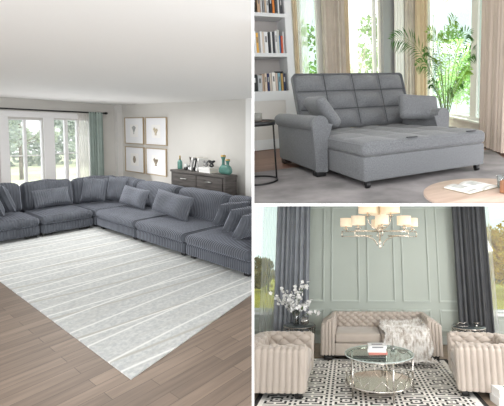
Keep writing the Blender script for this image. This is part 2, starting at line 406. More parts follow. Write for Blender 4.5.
backc(t, (3.93, 9.16, .63), .92, Rx(-.18), CX_, seed=8, hh=.56); backc(t, (4.42, 8.72, .62), 1.12, Rz(-PI / 2) @ Rx(-.18), CY_, seed=9)
feet(t, 3.62, 4.5, 8.3, 9.3)
# loose pillows
PM = cord('corduroy_pillow', (84, 88, 96), 'X', .035)
def pil(c, w, h, th, rz, tilt, label, seed, roll=0, group=None, room=0, m=None, name='throw_pillow', pinch=.06):
    o = pillow(w, h, th, seed, 16, pinch).obj(name, m or PM, None, room)
    place(o, room, c, R=Rz(rz) @ Rx(-tilt) @ Ry(roll)); tag(o, label, 'pillow', group)
    return o
pil((2.98, 8.78, .63), .62, .36, .17, .0, .35, 'grey corduroy lumbar pillow on the module under the windows', 1, -.05)
pil((4.0, 7.66, .635), .98, .38, .17, -PI / 2, .35, 'grey corduroy lumbar pillow on the module next to the corner', 2, .03)
pil((3.97, 6.3, .655), 1.15, .42, .18, -PI / 2, .35, 'grey corduroy lumbar pillow in front of the dark dresser', 3, .05)
pil((3.74, 8.76, .70), .48, .5, .2, -.75, .3, 'grey square pillow in the sofa corner, the front one of two', 4, .05)
pil((4.09, 8.53, .70), .44, .5, .18, -1.05, .25, 'grey square pillow in the sofa corner, the one behind and to the right', 5, .05)
for i, (c, l) in enumerate([((3.98, 4.72, .70), 'farthest from the eye of three grey pillows at the right end'), ((3.87, 4.34, .69), 'middle one of three grey upright pillows at the right end'), ((3.76, 3.99, .67), 'nearest of three grey pillows at the right end, cut by the edge')]):
    pil(c, .5, .52, .19, PI - .3, .75, l, 10 + i, 0)
for i, (c, l) in enumerate([((2.2, 8.70, .72), 'farthest back of three grey pillows at the left end of the sofa'), ((1.98, 8.46, .71), 'middle one of three grey pillows at the left end of the sofa'), ((1.78, 8.26, .70), 'nearest of three grey pillows at the far left end of the sofa')]):
    pil(c, .46, .54, .19, PI / 2 + .15, .35, l, 20 + i, 0)
# framed prints
GOLD = mat('champagne_frame', (176, 158, 130), .4, .3); PAPER = mat('paper_white', (238, 239, 241), .8); PAP2 = mat('print_paper', (244, 243, 240), .8)
def motif(kind, rnd):
    mb = MB()
    if kind == 0:
        mb.grid(lambda u, v: (-.012 - .004 * math.sin(40 * u), (u - .5) * .24 * (1 - v * .85) , .14 - .2 * v + .03 * math.cos((u - .5) * 5) * (1 - v)), 14, 8)
        mb.b2(-.02, -.008, -.012, .012, -.12, -.04)
    elif kind == 2:
        mb.lathe([(0, -.12), (.05, -.1), (.085, -.03), (.09, .03), (.06, .08), (.07, .1), (.03, .12), (0, .12)], (-.014, 0, 0), 10, Matrix.Diagonal((.12, 1, 1)))
    else:
        for k in range(9):
            a = -1.1 + 2.2 * k / 8; l = rnd.uniform(.17, .24)
            mb.tube([(-.012, 0, -.1), (-.012, .5 * l * math.sin(a) * .8, -.1 + .5 * l), (-.012, .6 * l * math.sin(a * 1.1), -.1 + l * (.6 + .4 * math.cos(a)))], .013, 6)
        mb.b2(-.02, -.006, -.05, .05, -.13, -.1)
    return mb
rnd = random.Random(4)
fl = [('framed print of a grey fan shell, upper left of four', (11.1, 10.12, 1.575, 2.305), 0, (172, 174, 172)), ('framed print of pale beige branching coral, upper right of four', (10.02, 9.04, 1.575, 2.305), 1, (206, 194, 170)),
      ('framed print of a brown banded shell, lower left of four', (11.1, 10.12, .79, 1.5), 2, (150, 140, 126)), ('framed print of brown branching seaweed, lower right of four', (10.02, 9.07, .79, 1.5), 3, (158, 146, 128))]
for l, (ya, yb, z0, z1), k, c in fl:
    t = thing('picture_frame', 0, (5.6, (ya + yb) / 2, (z0 + z1) / 2), l, 'picture', group='framed prints on the grey wall')
    w, h = (ya - yb) / 2, (z1 - z0) / 2; f = .022
    MB().b2(-.04, -.001, -w, -w + f, -h, h).b2(-.04, -.001, w - f, w, -h, h).b2(-.04, -.001, -w + f, w - f, h - f, h).b2(-.04, -.001, -w + f, w - f, -h, -h + f).obj('frame', GOLD, t)
    mt = MB().b2(-.022, -.004, -w + f, w - f, -h + f, h - f).obj('mat_board', PAPER, t)
    pr = MB().b2(-.026, -.0221, -.2, .2, -.17, .17).obj('print', PAP2, t)
    o = motif(k, rnd).obj('motif', mat('motif_%d' % k, c, .8, var=(30, .3)), pr); o.location = (-.018, 0, 0); o.scale = (1, .85, .8)
# dresser
DW = NT('charcoal_wood'); v = DW.co((3, 1.5, 22)); nz = DW.n('ShaderNodeTexNoise', Scale=1.5, Detail=6.); DW.l(v, nz.inputs['Vector'])
DW.l(DW.ramp(nz.outputs[0], [(.3, lin((68, 64, 62))), (.7, lin((104, 99, 96)))]), DW.b.inputs['Base Color']); DW.b.inputs['Roughness'].default_value = .55; DW = DW.m
t = thing('dresser', 0, (5.12, 7.2, 0), 'dark grey woodgrain dresser against the wall behind the sofa', 'dresser')
MB().b2(.012, .30, -.935, .925, .06, 1.03).b2(0, .30, .88, .94, 0, 1.03).b2(0, .30, -.95, -.88, 0, 1.03).obj('body', DW, t)
MB().rbox((.145, 0, 1.055), (.33, 1.92, .05), .008, 1, smooth=False).obj('top', DW, t)
NICK = mat('brushed_nickel', (190, 190, 188), .3, .9)
for r in range(3):
    for (a, b) in ((-.86, -.012), (.012, .86)):
        z1 = 1.005 - r * .3; d = MB().rbox((.004, (a + b) / 2, z1 - .135), (.024, b - a, .27), .006, 1, smooth=False).obj('drawer', DW, t)
        MB().tube([(-.03, (a + b) / 2 - .1, z1 - .1), (-.03, (a + b) / 2 + .1, z1 - .1)], .012, 8).obj('handle', NICK, d)
# things on the dresser (top z = 1.08)
Z = 1.081
TEAL = mat('teal_glaze', (88, 134, 124), .25, var=(6, .12)); BR = mat('brass', (190, 160, 96), .3, .8)
def at(x, y, h=Z): return F(0, x, y, h)
p = VX(0, 180, 168, 5.32)
t = thing('bottle', 0, (5.32, p.y, Z), 'teal bottle with a gold neck, leftmost on the dresser', 'bottle')
MB().lathe([(0, 0), (.05, 0), (.055, .02), (.055, .16), (.035, .2), (.02, .22)], n=20).obj('body', TEAL, t)
MB().lathe([(.02, .22), (.016, .3), (.02, .31), (.0, .31)], n=16).obj('neck', BR, t)
p = VX(0, 186, 168, 5.28); t = thing('candle_jar', 0, (5.28, p.y, Z), 'small glass candle jar with black band next to the teal bottle', 'candle')
MB().lathe([(0, 0), (.045, 0), (.05, .015), (.05, .06)], n=18).obj('jar', mat('smoke_black', (40, 40, 40), .2), t)
MB().lathe([(.046, .06), (.05, .09), (.03, .13), (.012, .15), (0, .16)], n=18).obj('lid', mat('clear_lid', (205, 208, 206), .15), t)
p = VX(0, 190.5, 168, 5.3); t = thing('reed_diffuser', 0, (5.3, p.y, Z), 'black reed diffuser with thin sticks on the dresser', 'diffuser')
MB().lathe([(0, 0), (.045, 0), (.045, .1), (.018, .12), (.018, .15), (0, .15)], n=16).obj('bottle', MATS['smoke_black'], t)
MB().b2(-.047, -.044, -.025, .025, .02, .07).obj('paper_label', PAPER, t)
mb = MB()
for k in range(5): mb.tube([(0, 0, .1), (.01 * (k - 2), .03 * (k - 2), .3)], .004, 5)
mb.obj('reeds', mat('reed', (70, 62, 55), .8), t)
WB = mat('book_white', (232, 232, 230), .6); BB = mat('book_black', (34, 34, 36), .5); PG = mat('book_pages', (226, 222, 212), .9)
def book(room, c, d, R, cover, label, group=None, name='book', spine='x-', title=None):
    """block of pages with a cover wrapped round it; d=(thick, depth, height), spine faces -Y"""
    t = thing(name, room, c, label, 'book', group=group, R=R); w, dp, h = d; q = .0025 if w > .012 else .001
    MB().b2(-w / 2, -w / 2 + q, -dp / 2, dp / 2, -h / 2, h / 2).b2(w / 2 - q, w / 2, -dp / 2, dp / 2, -h / 2, h / 2).b2(-w / 2 + q, w / 2 - q, -dp / 2, -dp / 2 + q * 1.5, -h / 2, h / 2).obj('cover', cover, t)
    MB().b2(-w / 2 + q, w / 2 - q, -dp / 2 + q * 1.5, dp / 2 - .004, -h / 2 + .004, h / 2 - .004).obj('pages', PG, t)
    if title: MB().b2(-w * .2, w * .2, -dp / 2 - .0008, -dp / 2 - .0001, -h * .25, h * .3).obj('spine_title', title, t)
    return t
GD = 'books standing on the dresser'
for px, cov, lab in ((194.3, WB, 'white book leaning left of the black one on the dresser'), (197.3, BB, 'black book leaning between two white books on the dresser'), (200.3, WB, 'white book leaning right of the black one on the dresser')):
    p = VX(0, px, 168, 5.3); book(0, (5.33, p.y, Z + .158), (.055, .22, .3), Rz(-PI / 2) @ Ry(.28), cov, lab, GD, title=BB if cov is WB else WB)
for z, dy, l in ((0, 0, 'white book lying at the bottom of the stack on the dresser'), (.056, .02, 'white book lying on top of the stack on the dresser')):
    p = VX(0, 209, 168, 5.3); book(0, (5.31, p.y + dy, Z + z + .0275), (.052, .26, .38), Rz(-PI / 2) @ Ry(PI / 2) , WB, l, 'white books stacked on the dresser')
SILV = mat('silver_glaze', (150, 150, 150), .2, .7); DKS = mat('dark_glaze', (70, 70, 72), .25, .5)
for px, m_, r, l in ((206, SILV, .07, 'silver knot ornament on the stacked white books'), (211.5, DKS, .085, 'dark grey knot ornament on the stacked white books')):
    p = VX(0, px, 165, 5.3); z0 = Z + .112
    pts = [(5.3 + r * .45 * math.sin(3 * a), p.y + (r * .55) * (math.sin(a) + .7 * math.sin(2 * a)), z0 + r + .02 + r * .55 * (math.cos(a) - .7 * math.cos(2 * a))) for a in [2 * PI * i / 40 for i in range(40)]]
    lo = min(q[2] for q in pts) - .019; pts = [(a, b, c - lo + z0) for a, b, c in pts]
    tag(MB().tube(pts, .019, 8, closed=True).obj('knot_ornament', m_, None, 0), l, 'ornament')
p = VX(0, 225.5, 170, 5.3); t = thing('twin_vase', 0, (5.3, p.y, Z), 'teal rounded vase with two gold topped necks', 'vase')
def vb(p_, h): q = p_.copy(); q.y *= (1 - .35 * max(0, p_.z / h.z)); return q
MB().rbox((0, 0, .1), (.13, .36, .2), .065, 4, 3, vb).lathe([(.04, .17), (.03, .22), (.03, .3), (.05, .36), (.052, .365)], (0, .07, 0), 16).lathe([(.04, .16), (.03, .2), (.03, .25), (.05, .29), (.05, .295)], (0, -.07, 0), 16).obj('body', TEAL, t)
MB().lathe([(.052, .366), (.053, .40), (.03, .4), (.03, .366)], (0, .07, 0), 16, ring=True).obj('rim', BR, t); MB().lathe([(.05, .296), (.05, .318), (.03, .318), (.03, .296)], (0, -.07, 0), 16, ring=True).obj('rim', BR, t)
# outside
LEAF1 = leafmat('tree_green', (172, 182, 172), .2); LEAF2 = leafmat('tree_light_green', (192, 202, 184), .2); BARK = mat('bark', (120, 112, 104), .9, var=(8, .3))
tag(MB().b2(-6, 16, 12.2, 17.2, -.42, -.3).obj('pavement', mat('pavement', (186, 192, 198), .8), None, 0), 'grey pavement outside the left room windows', 'pavement')['kind'] = 'structure'
tag(MB().b2(-8, 30, 17.2, 40, -.42, -.3).obj('lawn', mat('lawn_green', (208, 214, 180), .9, var=(.8, .2)), None, 0), 'green lawn outside the left room windows', 'lawn')['kind'] = 'structure'
tree(0, 'tree', (4.1, 17.6, -.3), 4.6, (3.2, 1.3, 1.8), 3000, .1, LEAF1, BARK, 'tree with bare trunk seen in the first window', 31)
tree(0, 'tree', (5.9, 20.6, -.3), 5, (2.9, 1.2, 1.7), 3200, .11, LEAF2, BARK, 'pale leafy tree behind the window mullion', 32)
tree(0, 'tree', (8.6, 19.4, -.3), 5.2, (3.2, 1.5, 2.4), 4200, .11, LEAF1, BARK, 'leafy tree filling the second window', 33)
tree(0, 'tree', (4.6, 24.6, -.3), 4.6, (2.4, 2.6, 1.5), 3200, .13, LEAF2, BARK, 'low distant tree behind the bare trunk', 34)
tree(0, 'tree', (12.5, 24, -.3), 6, (3.2, 3.0, 2.8), 3800, .14, LEAF1, BARK, 'distant tree seen beside the sheer curtain', 35)
def hedge(room, name, p0, p1, h, n, size, leaf, label, seed, z=0, depth=1.2):
    rnd = random.Random(seed); mb = MB()
    def pt():
        u = rnd.random(); return (p0[0] + (p1[0] - p0[0]) * u, p0[1] + (p1[1] - p0[1]) * u + rnd.uniform(0, depth), z + h * rnd.random() ** .8 * (.8 + .2 * math.sin(u * 37)))
    planar_leaves(mb, n, pt, size, rnd); return tag(mb.obj(name, leaf, None, room), label, 'hedge')
hedge(0, 'hedge', (-2, 27), (22, 27), 2.6, 6000, .18, LEAF1, 'long leafy hedge beyond the lawn, left room', 36, -.3)
# ================================================================ upper right room: tufted pull-out sofa
B_WALL = mat('upper_wall_paint', (232, 228, 222), .8)
struct(MB().b2(-1, 9.5, 1.2, 8.2, -.07, -.012), 'floor_upper_room', planks('walnut_planks', [(142, 106, 90), (124, 90, 76), (86, 62, 52)], 1.4, .16), 1)
RUG2 = NT('grey_rug'); v = RUG2.co(); nz = RUG2.n('ShaderNodeTexNoise', Scale=2.2, Detail=7.); RUG2.l(v, nz.inputs['Vector'])
RUG2.l(RUG2.ramp(nz.outputs[0], [(.35, lin((120, 117, 117))), (.65, lin((156, 151, 151)))]), RUG2.b.inputs['Base Color']); RUG2.b.inputs['Roughness'].default_value = .95
tag(MB().prism([(-.5, 1.3), (2.7, 1.3), (3.9, 2.9), (5.25, 4.55), (5.0, 5.2), (-.5, 5.2)], -.011, 0).obj('area_rug', RUG2.m, None, 1), 'worn grey rug under the tufted pull-out sofa', 'rug')
struct(MB().b2(.8, 8.2, 1.8, 8.4, 3.5, 3.57), 'ceiling_upper_room', B_WALL, 1)
YB = 8.1
WA = (3.3, 3.72, .25, 3.4); WBW = (4.35, 5.37, .25, 3.4)
struct(wall_holes('Y', YB, .12, .9, 6.9, 0, 3.5, [WA, WBW]), 'wall_upper_back', B_WALL, 1)
T2 = mat('window_cream', (240, 238, 234), .5)
window(1, 3, *WA, YB + .03, [], [(1.5, .012)], T2, .03, .06)
window(1, 4, *WBW, YB + .03, [(5.18, 5.27)], [], T2, .03, .06, GLARE)
struct(MB().b2(5.38, 5.8, YB - .12, YB, 0, 3.5), 'trim_shaded_column', mat('column_shade_tone', (152, 152, 152), .7), 1)  # whitish column, its backlit shade put into the colour
struct(MB().b2(2.9, 6.6, YB - .018, YB, 0, .14), 'baseboard_upper_back', T2, 1)
# right wall with the tall window, running from the back corner towards the eye
A0 = F(1, 448, 115, .4); B0 = F(1, 487, 123, .4); dR = (B0 - A0); dR.z = 0; dR.normalize()
nR = Vector((-dR.y, dR.x, 0)); 
if nR.x < 0: nR = -nR
angR = math.atan2(dR.y, dR.x)
def onR(px):   # distance along the wall line from A0 of the pixel column px at sill height
    r = ray(1, px, 118); k = r.y / r.x   # y = k x
    t = (A0.y - k * A0.x) / (k * dR.x - dR.y); return t
sL, sM0, sM1, sR_, sEnd = onR(430), onR(468.5), onR(474.5), onR(486), onR(486) + 1.6
s0 = sL - .35
def rpt(s_, off, z): p = A0 + dR * s_ + nR * off; return Vector((p.x, p.y, z))
def rbx(mb, a, b, o0, o1, z0, z1, mi=0):
    c = (rpt((a + b) / 2, (o0 + o1) / 2, (z0 + z1) / 2)); return mb.box(c, (abs(b - a), abs(o1 - o0), z1 - z0), Rz(angR), mi)
mb = MB(); rbx(mb, s0, sL, 0, .12, 0, 3.5); rbx(mb, sR_, sEnd, 0, .12, 0, 3.5); rbx(mb, sL, sR_, 0, .12, 0, .36); rbx(mb, sL, sR_, 0, .12, 3.4, 3.5)
struct(mb, 'wall_upper_right', B_WALL, 1)
mb = MB(); rbx(mb, s0, sR_, -.02, 0, 0, .15); struct(mb, 'baseboard_upper_right', T2, 1)
mb = MB(); rbx(mb, sL - .04, sR_ + .04, -.09, .1, .36, .4); struct(mb, 'trim_upper_sill', T2, 1)
wn = bpy.data.objects.new('window_5', None); COL.objects.link(wn); place(wn, 1); wn['kind'] = 'structure'
mb = MB(); rbx(mb, sL, sL + .05, .03, .09, .4, 3.4); rbx(mb, sR_ - .05, sR_, .03, .09, .4, 3.4); rbx(mb, sL + .05, sR_ - .05, .03, .09, .4, .46); rbx(mb, sL + .05, sR_ - .05, .03, .09, 3.34, 3.4); mb.obj('window_frame', T2, wn)
mb = MB(); rbx(mb, sM0, sM1, .02, .1, .46, 3.34); mb.obj('mullion', T2, wn)
mb = MB(); rbx(mb, sL + .05, sM0, .058, .062, .46, 3.34); rbx(mb, sM1, sR_ - .05, .058, .062, .46, 3.34); mb.obj('pane', glass('window_glass'), wn)
# curtains
BEIGE = mat('beige_curtain', (216, 198, 170), .85, var=(5, .08)); TAUPE = mat('taupe_curtain', (196, 184, 172), .85, var=(5, .08)); SH2 = sheer('sheer_cream', (250, 248, 244), .5)
def curt(x0, x1, y, m, folds, amp, seed, label, nm='window_curtain', z0=.02, z1=3.45):
    t = thing(nm, 1, (0, 0, 0), label, 'curtain'); drape('cloth', x0, x1, y, z0, z1, folds, amp, m, t, seed); return t
XB = lambda px, Y: VY(1, px, 60, Y).x
curt(XB(295, 7.95), XB(299.5, 7.95), 7.95, BEIGE, 2, .03, 11, 'narrow beige curtain right beside the bookcase')
curt(XB(299.5, 8.0), XB(309, 8.0), 8.0, SH2, 4, .02, 12, 'white sheer between bookcase and first window', 'sheer_curtain')
curt(XB(324, 7.9), XB(346.5, 7.9), 7.9, TAUPE, 5, .05, 13, 'taupe curtain between the two back windows of the sofa room')
curt(XB(346, 7.98), XB(350, 7.98), 7.98, BEIGE, 2, .03, 14, 'beige edge curtain at the left of the second back window')
curt(XB(350, 8.03), XB(358.5, 8.03), 8.03, SH2, 4, .02, 15, 'white sheer at the left of the second back window', 'sheer_curtain')
curt(XB(395, 7.9), XB(405, 7.9), 7.9, mat('cream_curtain', (246, 243, 238), .85), 4, .03, 16, 'cream curtain right of the shaded column')
curt(XB(405, 7.86), XB(417, 7.86), 7.86, TAUPE, 3, .03, 17, 'taupe curtain behind the leftmost palm frond')
curt(XB(416, 7.78), XB(428, 7.78), 7.78, mat('gold_curtain', (212, 190, 160), .85, var=(5, .05)), 3, .04, 18, 'golden beige curtain left of the palm plant')
def rcurt(s_a, s_b, off, m, folds, amp, seed, label, nm='window_curtain', z0=.02):
    t = bpy.data.objects.new(nm, None); COL.objects.link(t); c = rpt(0, 0, 0); place(t, 1, c, angR); tag(t, label, 'curtain')
    drape('cloth', s_a, s_b, off if dR.x * nR.y - dR.y * nR.x > 0 else -off, z0, 3.45, folds, amp, m, t, seed)
rcurt(sL - .02, sL + .5, -.08, SH2, 7, .03, 21, 'white sheer at the left side of the tall window behind the palm', 'sheer_curtain', .42)
rcurt(sR_ - .02, sR_ + .22, -.1, SH2, 3, .02, 23, 'white sheer at the right edge of the tall window', 'sheer_curtain')
rcurt(sR_ + .2, sR_ + 1.3, -.16, mat('tall_beige_curtain', (214, 198, 184), .85, var=(5, .02)), 9, .05, 22, 'floor length beige curtain at the right edge of the upper room')
# bookcase
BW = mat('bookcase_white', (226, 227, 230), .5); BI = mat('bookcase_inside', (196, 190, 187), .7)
t = thing('bookcase', 1, (0, 0, 0), 'tall white built-in bookcase with three rows of books and a lower cabinet', 'bookcase')
y0, y1 = 7.43, 7.95
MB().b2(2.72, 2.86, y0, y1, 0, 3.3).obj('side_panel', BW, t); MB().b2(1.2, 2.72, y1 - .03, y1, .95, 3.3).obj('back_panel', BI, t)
for z0, z1 in ((2.545, 2.61), (1.80, 1.87), (1.085, 1.145)): MB().b2(1.2, 2.72, y0, y1 - .03, z0, z1).obj('shelf', BW, t)
MB().b2(1.2, 2.72, y0, y0 + .02, .96, 1.085).b2(2.64, 2.72, y0, y0 + .02, .14, .96).b2(1.2, 2.64, y0, y0 + .02, .14, .2).obj('rail', BW, t)
MB().b2(1.2, 2.64, y0 + .012, y0 + .03, .2, .96).obj('door', mat('door_white', (218, 214, 212), .5), t)
MB().b2(1.2, 2.86, y0 - .015, y1, 0, .14).obj('plinth', BW, t)
def bcol(r, g, b): return mat('cover_%d_%d_%d' % (r, g, b), (r, g, b), .55)
rows = [(2.61, 'top', [(256, 259.5, 0, (56, 50, 44)), (259.5, 262.5, 0, (34, 34, 36)), (264, 267, 0, (206, 170, 142)), (267.5, 269, 0, (230, 230, 230)), (269.5, 271, 0, (150, 150, 152)), (271.5, 273, 0, (214, 190, 168)), (273.3, 275.5, 0, (228, 228, 230)), (276, 278.5, 0, (42, 44, 50)), (279, 281, 0, (226, 132, 56)), (281.5, 283.5, 0, (64, 66, 74)), (284, 285.5, 0, (224, 224, 226)), (286, 288.5, 0, (70, 72, 78))]),
        (1.87, 'middle', [(254.2, 257, 36, (36, 36, 38)), (257.3, 258.8, 35, (200, 200, 202)), (259, 260.8, 31.5, (232, 232, 234)), (261, 263.2, 33, (232, 176, 76)), (263.4, 264.8, 33, (170, 172, 176)), (265, 266.8, 31.5, (236, 236, 238)), (267, 268.8, 32, (222, 206, 192)), (269.2, 272.8, 32, (240, 240, 242)), (273.5, 275.2, 32, (62, 64, 68)), (275.4, 277, 32, (230, 230, 230)), (277.2, 279, 32, (54, 58, 66)), (279.5, 281.6, 31, (226, 226, 228)), (281.9, 283.8, 30, (206, 208, 200)), (284, 285.2, 35.5, (60, 120, 176)), (285.4, 287.2, 36, (206, 92, 60)), (287.3, 288.6, 32, (220, 220, 222))]),
        (1.145, 'bottom', [(254.2, 259.5, 74.5, (44, 46, 48)), (260, 264.3, 75.5, (196, 198, 202)), (264.6, 266.5, 74, (206, 180, 158)), (266.8, 269.2, 73.5, (220, 200, 184)), (269.6, 271.8, 73.5, (48, 52, 96)), (272.2, 274, 73.5, (226, 214, 200)), (274.2, 277.6, 72.5, (240, 236, 232)), (278, 280, 73, (214, 196, 184)), (280.8, 283, 73, (142, 186, 204)), (283.3, 285.2, 73.5, (196, 162, 98)), (285.4, 288, 73.5, (38, 48, 74))])]
CN = {(40, 38, 38): 'black', (56, 50, 44): 'patterned dark', (34, 34, 36): 'black', (206, 170, 142): 'tan', (230, 230, 230): 'white', (150, 150, 152): 'grey'}
def cname(c):
    r, g, b = c; mx, mn = max(c), min(c)
    if mx - mn < 22: return 'black' if mx < 60 else 'dark grey' if mx < 90 else 'grey' if mx < 215 else 'white'
    if b == mx: return 'light blue' if r > 120 else 'navy' if mx < 110 else 'blue'
    if r > 200 and g < 100: return 'red'
    if r > 215 and b < 90: return 'orange'
    if b < 110: return 'gold'
    return 'tan' if mx < 215 else 'beige'
for z, rn, bl in rows:
    ym = 11 if rn == 'top' else 52 if rn == 'middle' else 91.5; xo = VY(1, 289, ym, y0 + .07).x - 2.712
    bl = [q for q in bl if VY(1, q[1], ym, y0 + .07).x - xo > VY(1, 254.4, ym, y0 + .07).x + .012]
    used = {}; order = ['first', 'second', 'third', 'fourth', 'fifth', 'sixth', 'seventh', 'eighth', 'ninth', 'tenth']
    for i, (pa, pb, ty, c) in enumerate(bl):
        yb = y0 + .06 + .012 * (i * 7 % 3); z0 = z + .001
        xa, xb = VY(1, pa, ym, y0 + .07).x - xo, VY(1, pb, ym, y0 + .07).x - xo; h = .27 if ty == 0 else VY(1, pa, ty, yb).z - z0
        if ty == 0: h = .36 - .03 * (i % 3) 
        cn = cname(c); used[cn] = used.get(cn, 0) + 1; many = sum(1 for q in bl if cname(q[3]) == cn) > 1
        lean = .02 if (rn == 'bottom' and i == 1) else 0
        lab = ('%s %s book from the left on the %s shelf row' % (order[used[cn] - 1], cn, rn)) if many else ('only %s book on the %s shelf row of the bookcase' % (cn, rn))
        w = xb - xa - .003
        tt = thing('book', 1, ((xa + xb) / 2 + (.004 if lean else 0), yb + .1, z0 + h / 2 + (.004 if lean else 0)), lab, 'book', group='books on the %s shelf row' % rn, R=Ry(lean))
        m_ = bcol(*c); q = .003
        MB().b2(-w / 2, -w / 2 + q, -.1, .1, -h / 2, h / 2).b2(w / 2 - q, w / 2, -.1, .1, -h / 2, h / 2).b2(-w / 2 + q, w / 2 - q, -.1, -.095, -h / 2, h / 2).obj('cover', m_, tt)
        MB().b2(-w / 2 + q, w / 2 - q, -.095, .09, -h / 2 + .005, h / 2 - .005).obj('pages', PG, tt)
        if w > .04: MB().b2(-w * .22, w * .22, -.1012, -.1001, h * .02, h * .3).obj('spine_title', bcol(200, 200, 200) if sum(c) < 300 else bcol(110, 110, 112), tt)
BD = mat('box_dark', (44, 44, 46), .5)
tt = thing('storage_box', 1, (2.63, 7.74, 1.146), 'dark box standing behind the right books on the bottom shelf row', 'box')
MB().b2(-.08, .08, -.02, .06, 0, .38).obj('body', BD, tt); MB().b2(-.082, .082, -.022, .062, .38, .395).obj('lid', BD, tt)
# ---------------- sofa
def tweed(name, rgb):
    t = NT(name); c = lin(rgb); v = t.co(); nz = t.n('ShaderNodeTexNoise', Scale=85., Detail=4.); t.l(v, nz.inputs['Vector'])
    t.l(t.ramp(nz.outputs[0], [(.3, tuple(x * .72 for x in c[:3]) + (1,)), (.7, tuple(x * 1.28 for x in c[:3]) + (1,))]), t.b.inputs['Base Color'])
    t.bump(nz.outputs[0], .35, .004); t.b.inputs['Roughness'].default_value = .9; t.b.inputs['Sheen Weight'].default_value = .2; return t.m
TW = tweed('grey_tweed', (107, 109, 112)); BLK = mat('castor_black', (22, 22, 24), .4); DKW = mat('dark_foot', (52, 34, 28), .4)
def quilt(cols, rws, dep, along=('x', 'z'), face=-1, pw=.07):
    """channels and dimples on one face of a rounded box"""
    def fn(p, h):
        q = p.copy(); d = {'x': p.x / h.x, 'y': p.y / h.y, 'z': p.z / h.z}; ax = [a for a in 'xyz' if a not in along][0]
        s_ = d[ax] * face
        if s_ > .4:
            u = (d[along[0]] + 1) / 2 * cols; v = (d[along[1]] + 1) / 2 * rws
            cu = abs(math.sin(PI * u)) ** .75 if cols > 1 else 1; cv = abs(math.sin(PI * v)) ** .75 if rws > 1 else 1
            e = (cu * cv); k = dep * (1 - e) * min(1, (s_ - .4) * 3)
            if ax == 'y': q.y -= face * k
            elif ax == 'z': q.z -= face * k
        return q
    return fn
sf = thing('sofa_bed', 1, (0, 0, 0), 'grey tufted pull-out sofa with rolled arms, bed section drawn out', 'sofa')
# back rest
Bk = Rx(-.33)
MB().rbox((3.05, 5.36, .93), (1.98, .2, .86), .06, 4, 63, quilt(4, 3, .11, ('x', 'z'), -1), Bk).obj('backrest', TW, sf)
SEAM_SHADE = mat('seam_shade', (62, 64, 67), .9)  # dark tubes added along the seams to stand in for groove shade
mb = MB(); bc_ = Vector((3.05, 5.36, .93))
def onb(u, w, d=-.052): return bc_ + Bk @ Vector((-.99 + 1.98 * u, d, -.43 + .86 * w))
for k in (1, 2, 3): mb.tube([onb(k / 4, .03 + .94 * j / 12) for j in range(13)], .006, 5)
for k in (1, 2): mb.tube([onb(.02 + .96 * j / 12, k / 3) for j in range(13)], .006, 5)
sm_ = mb.obj('seam_shade_lines', SEAM_SHADE, sf); sm_['kind'] = 'stuff'
MB().rbox((3.0, 5.0, .40), (1.86, 1.0, .24), .05, 3, 47, quilt(4, 2, .04, ('x', 'y'), 1)).obj('seat_cushion', TW, sf)
MB().rbox((3.0, 5.1, .17), (1.9, 1.3, .26), .02, 1).obj('base', TW, sf)
bd = MB().rbox((2.95, 3.93, .21), (1.775, .92, .27), .02, 2).obj('bed_drawer', TW, sf)
MB().rbox((2.95, 3.95, .44), (1.795, 1.0, .19), .055, 4, 55, quilt(4, 2, .035, ('x', 'y'), 1)).obj('bed_cushion', TW, sf)
for x in (2.35, 3.25): MB().rbox((x + .35, 3.47, .515), (.14, .035, .012), .005, 1).obj('pull_tab', mat('tab_dark', (70, 72, 76), .7), sf)
for i, (x, s_) in enumerate(((1.965, 1), (3.93, -1))):
    a = MB().rbox((x, 5.06, .35), (.15, 1.42, .56), .03, 2).obj('arm', TW, sf)
    prof = []
    mb = MB(); r = .105
    def arm(u, v, x=x, s_=s_):
        a_ = 2 * PI * v; rr = r * (1 - .12 * max(0, abs(u - .5) * 2 - .93) / .07)
        return (x - s_ * .0 + s_ * -.01 + rr * math.cos(a_) * 1.08, 4.33 + 1.48 * u, .668 + rr * math.sin(a_) * .95)
    mb.grid(arm, 24, 24, cv=True); mb.f.append(tuple(range(24))); mb.f.append(tuple(24 * 24 + k for k in reversed(range(24)))); mb.mi += [0, 0]; mb.sm += [False, False]
    mb.obj('roll', TW, a)
    # curved front facing of the arm
    mb = MB(); pts = []
    for k in range(13):
        w = k / 12; z = .06 + .60 * w; pts.append((x + s_ * (.075 + .09 * max(0, w - .35) ** 1.6 * 2), z))
    poly = [(x - s_ * .082, .075)] + pts + [(x + s_ * .11 * math.cos(g) , .668 + .105 * math.sin(g)) for g in [PI * j / 8 for j in range(0, 9)]]
    pl = poly if s_ > 0 else poly[::-1]
    n = len(pl); vs = [(p[0], 4.315, p[1]) for p in pl] + [(p[0], 4.352, p[1]) for p in pl]
    mb.add(vs, [tuple(range(n)), tuple(reversed(range(n, 2 * n)))] + [(i2, n + i2, n + (i2 + 1) % n, (i2 + 1) % n) for i2 in range(n)])
    mb.obj('front_panel', TW, a)
    for yy in (4.42, 5.66): MB().rbox((x, yy, .036), (.13, .13, .07), .01, 1).obj('foot', BLK if yy < 5 else DKW, sf)
for x in (2.12, 3.74):
    c = MB().tube([(x - .02, 3.50, .036), (x + .02, 3.50, .036)], .035, 14).obj('castor', BLK, sf)
    MB().b2(x - .028, x + .028, 3.48, 3.53, .036, .076).obj('castor_fork', BLK, c)
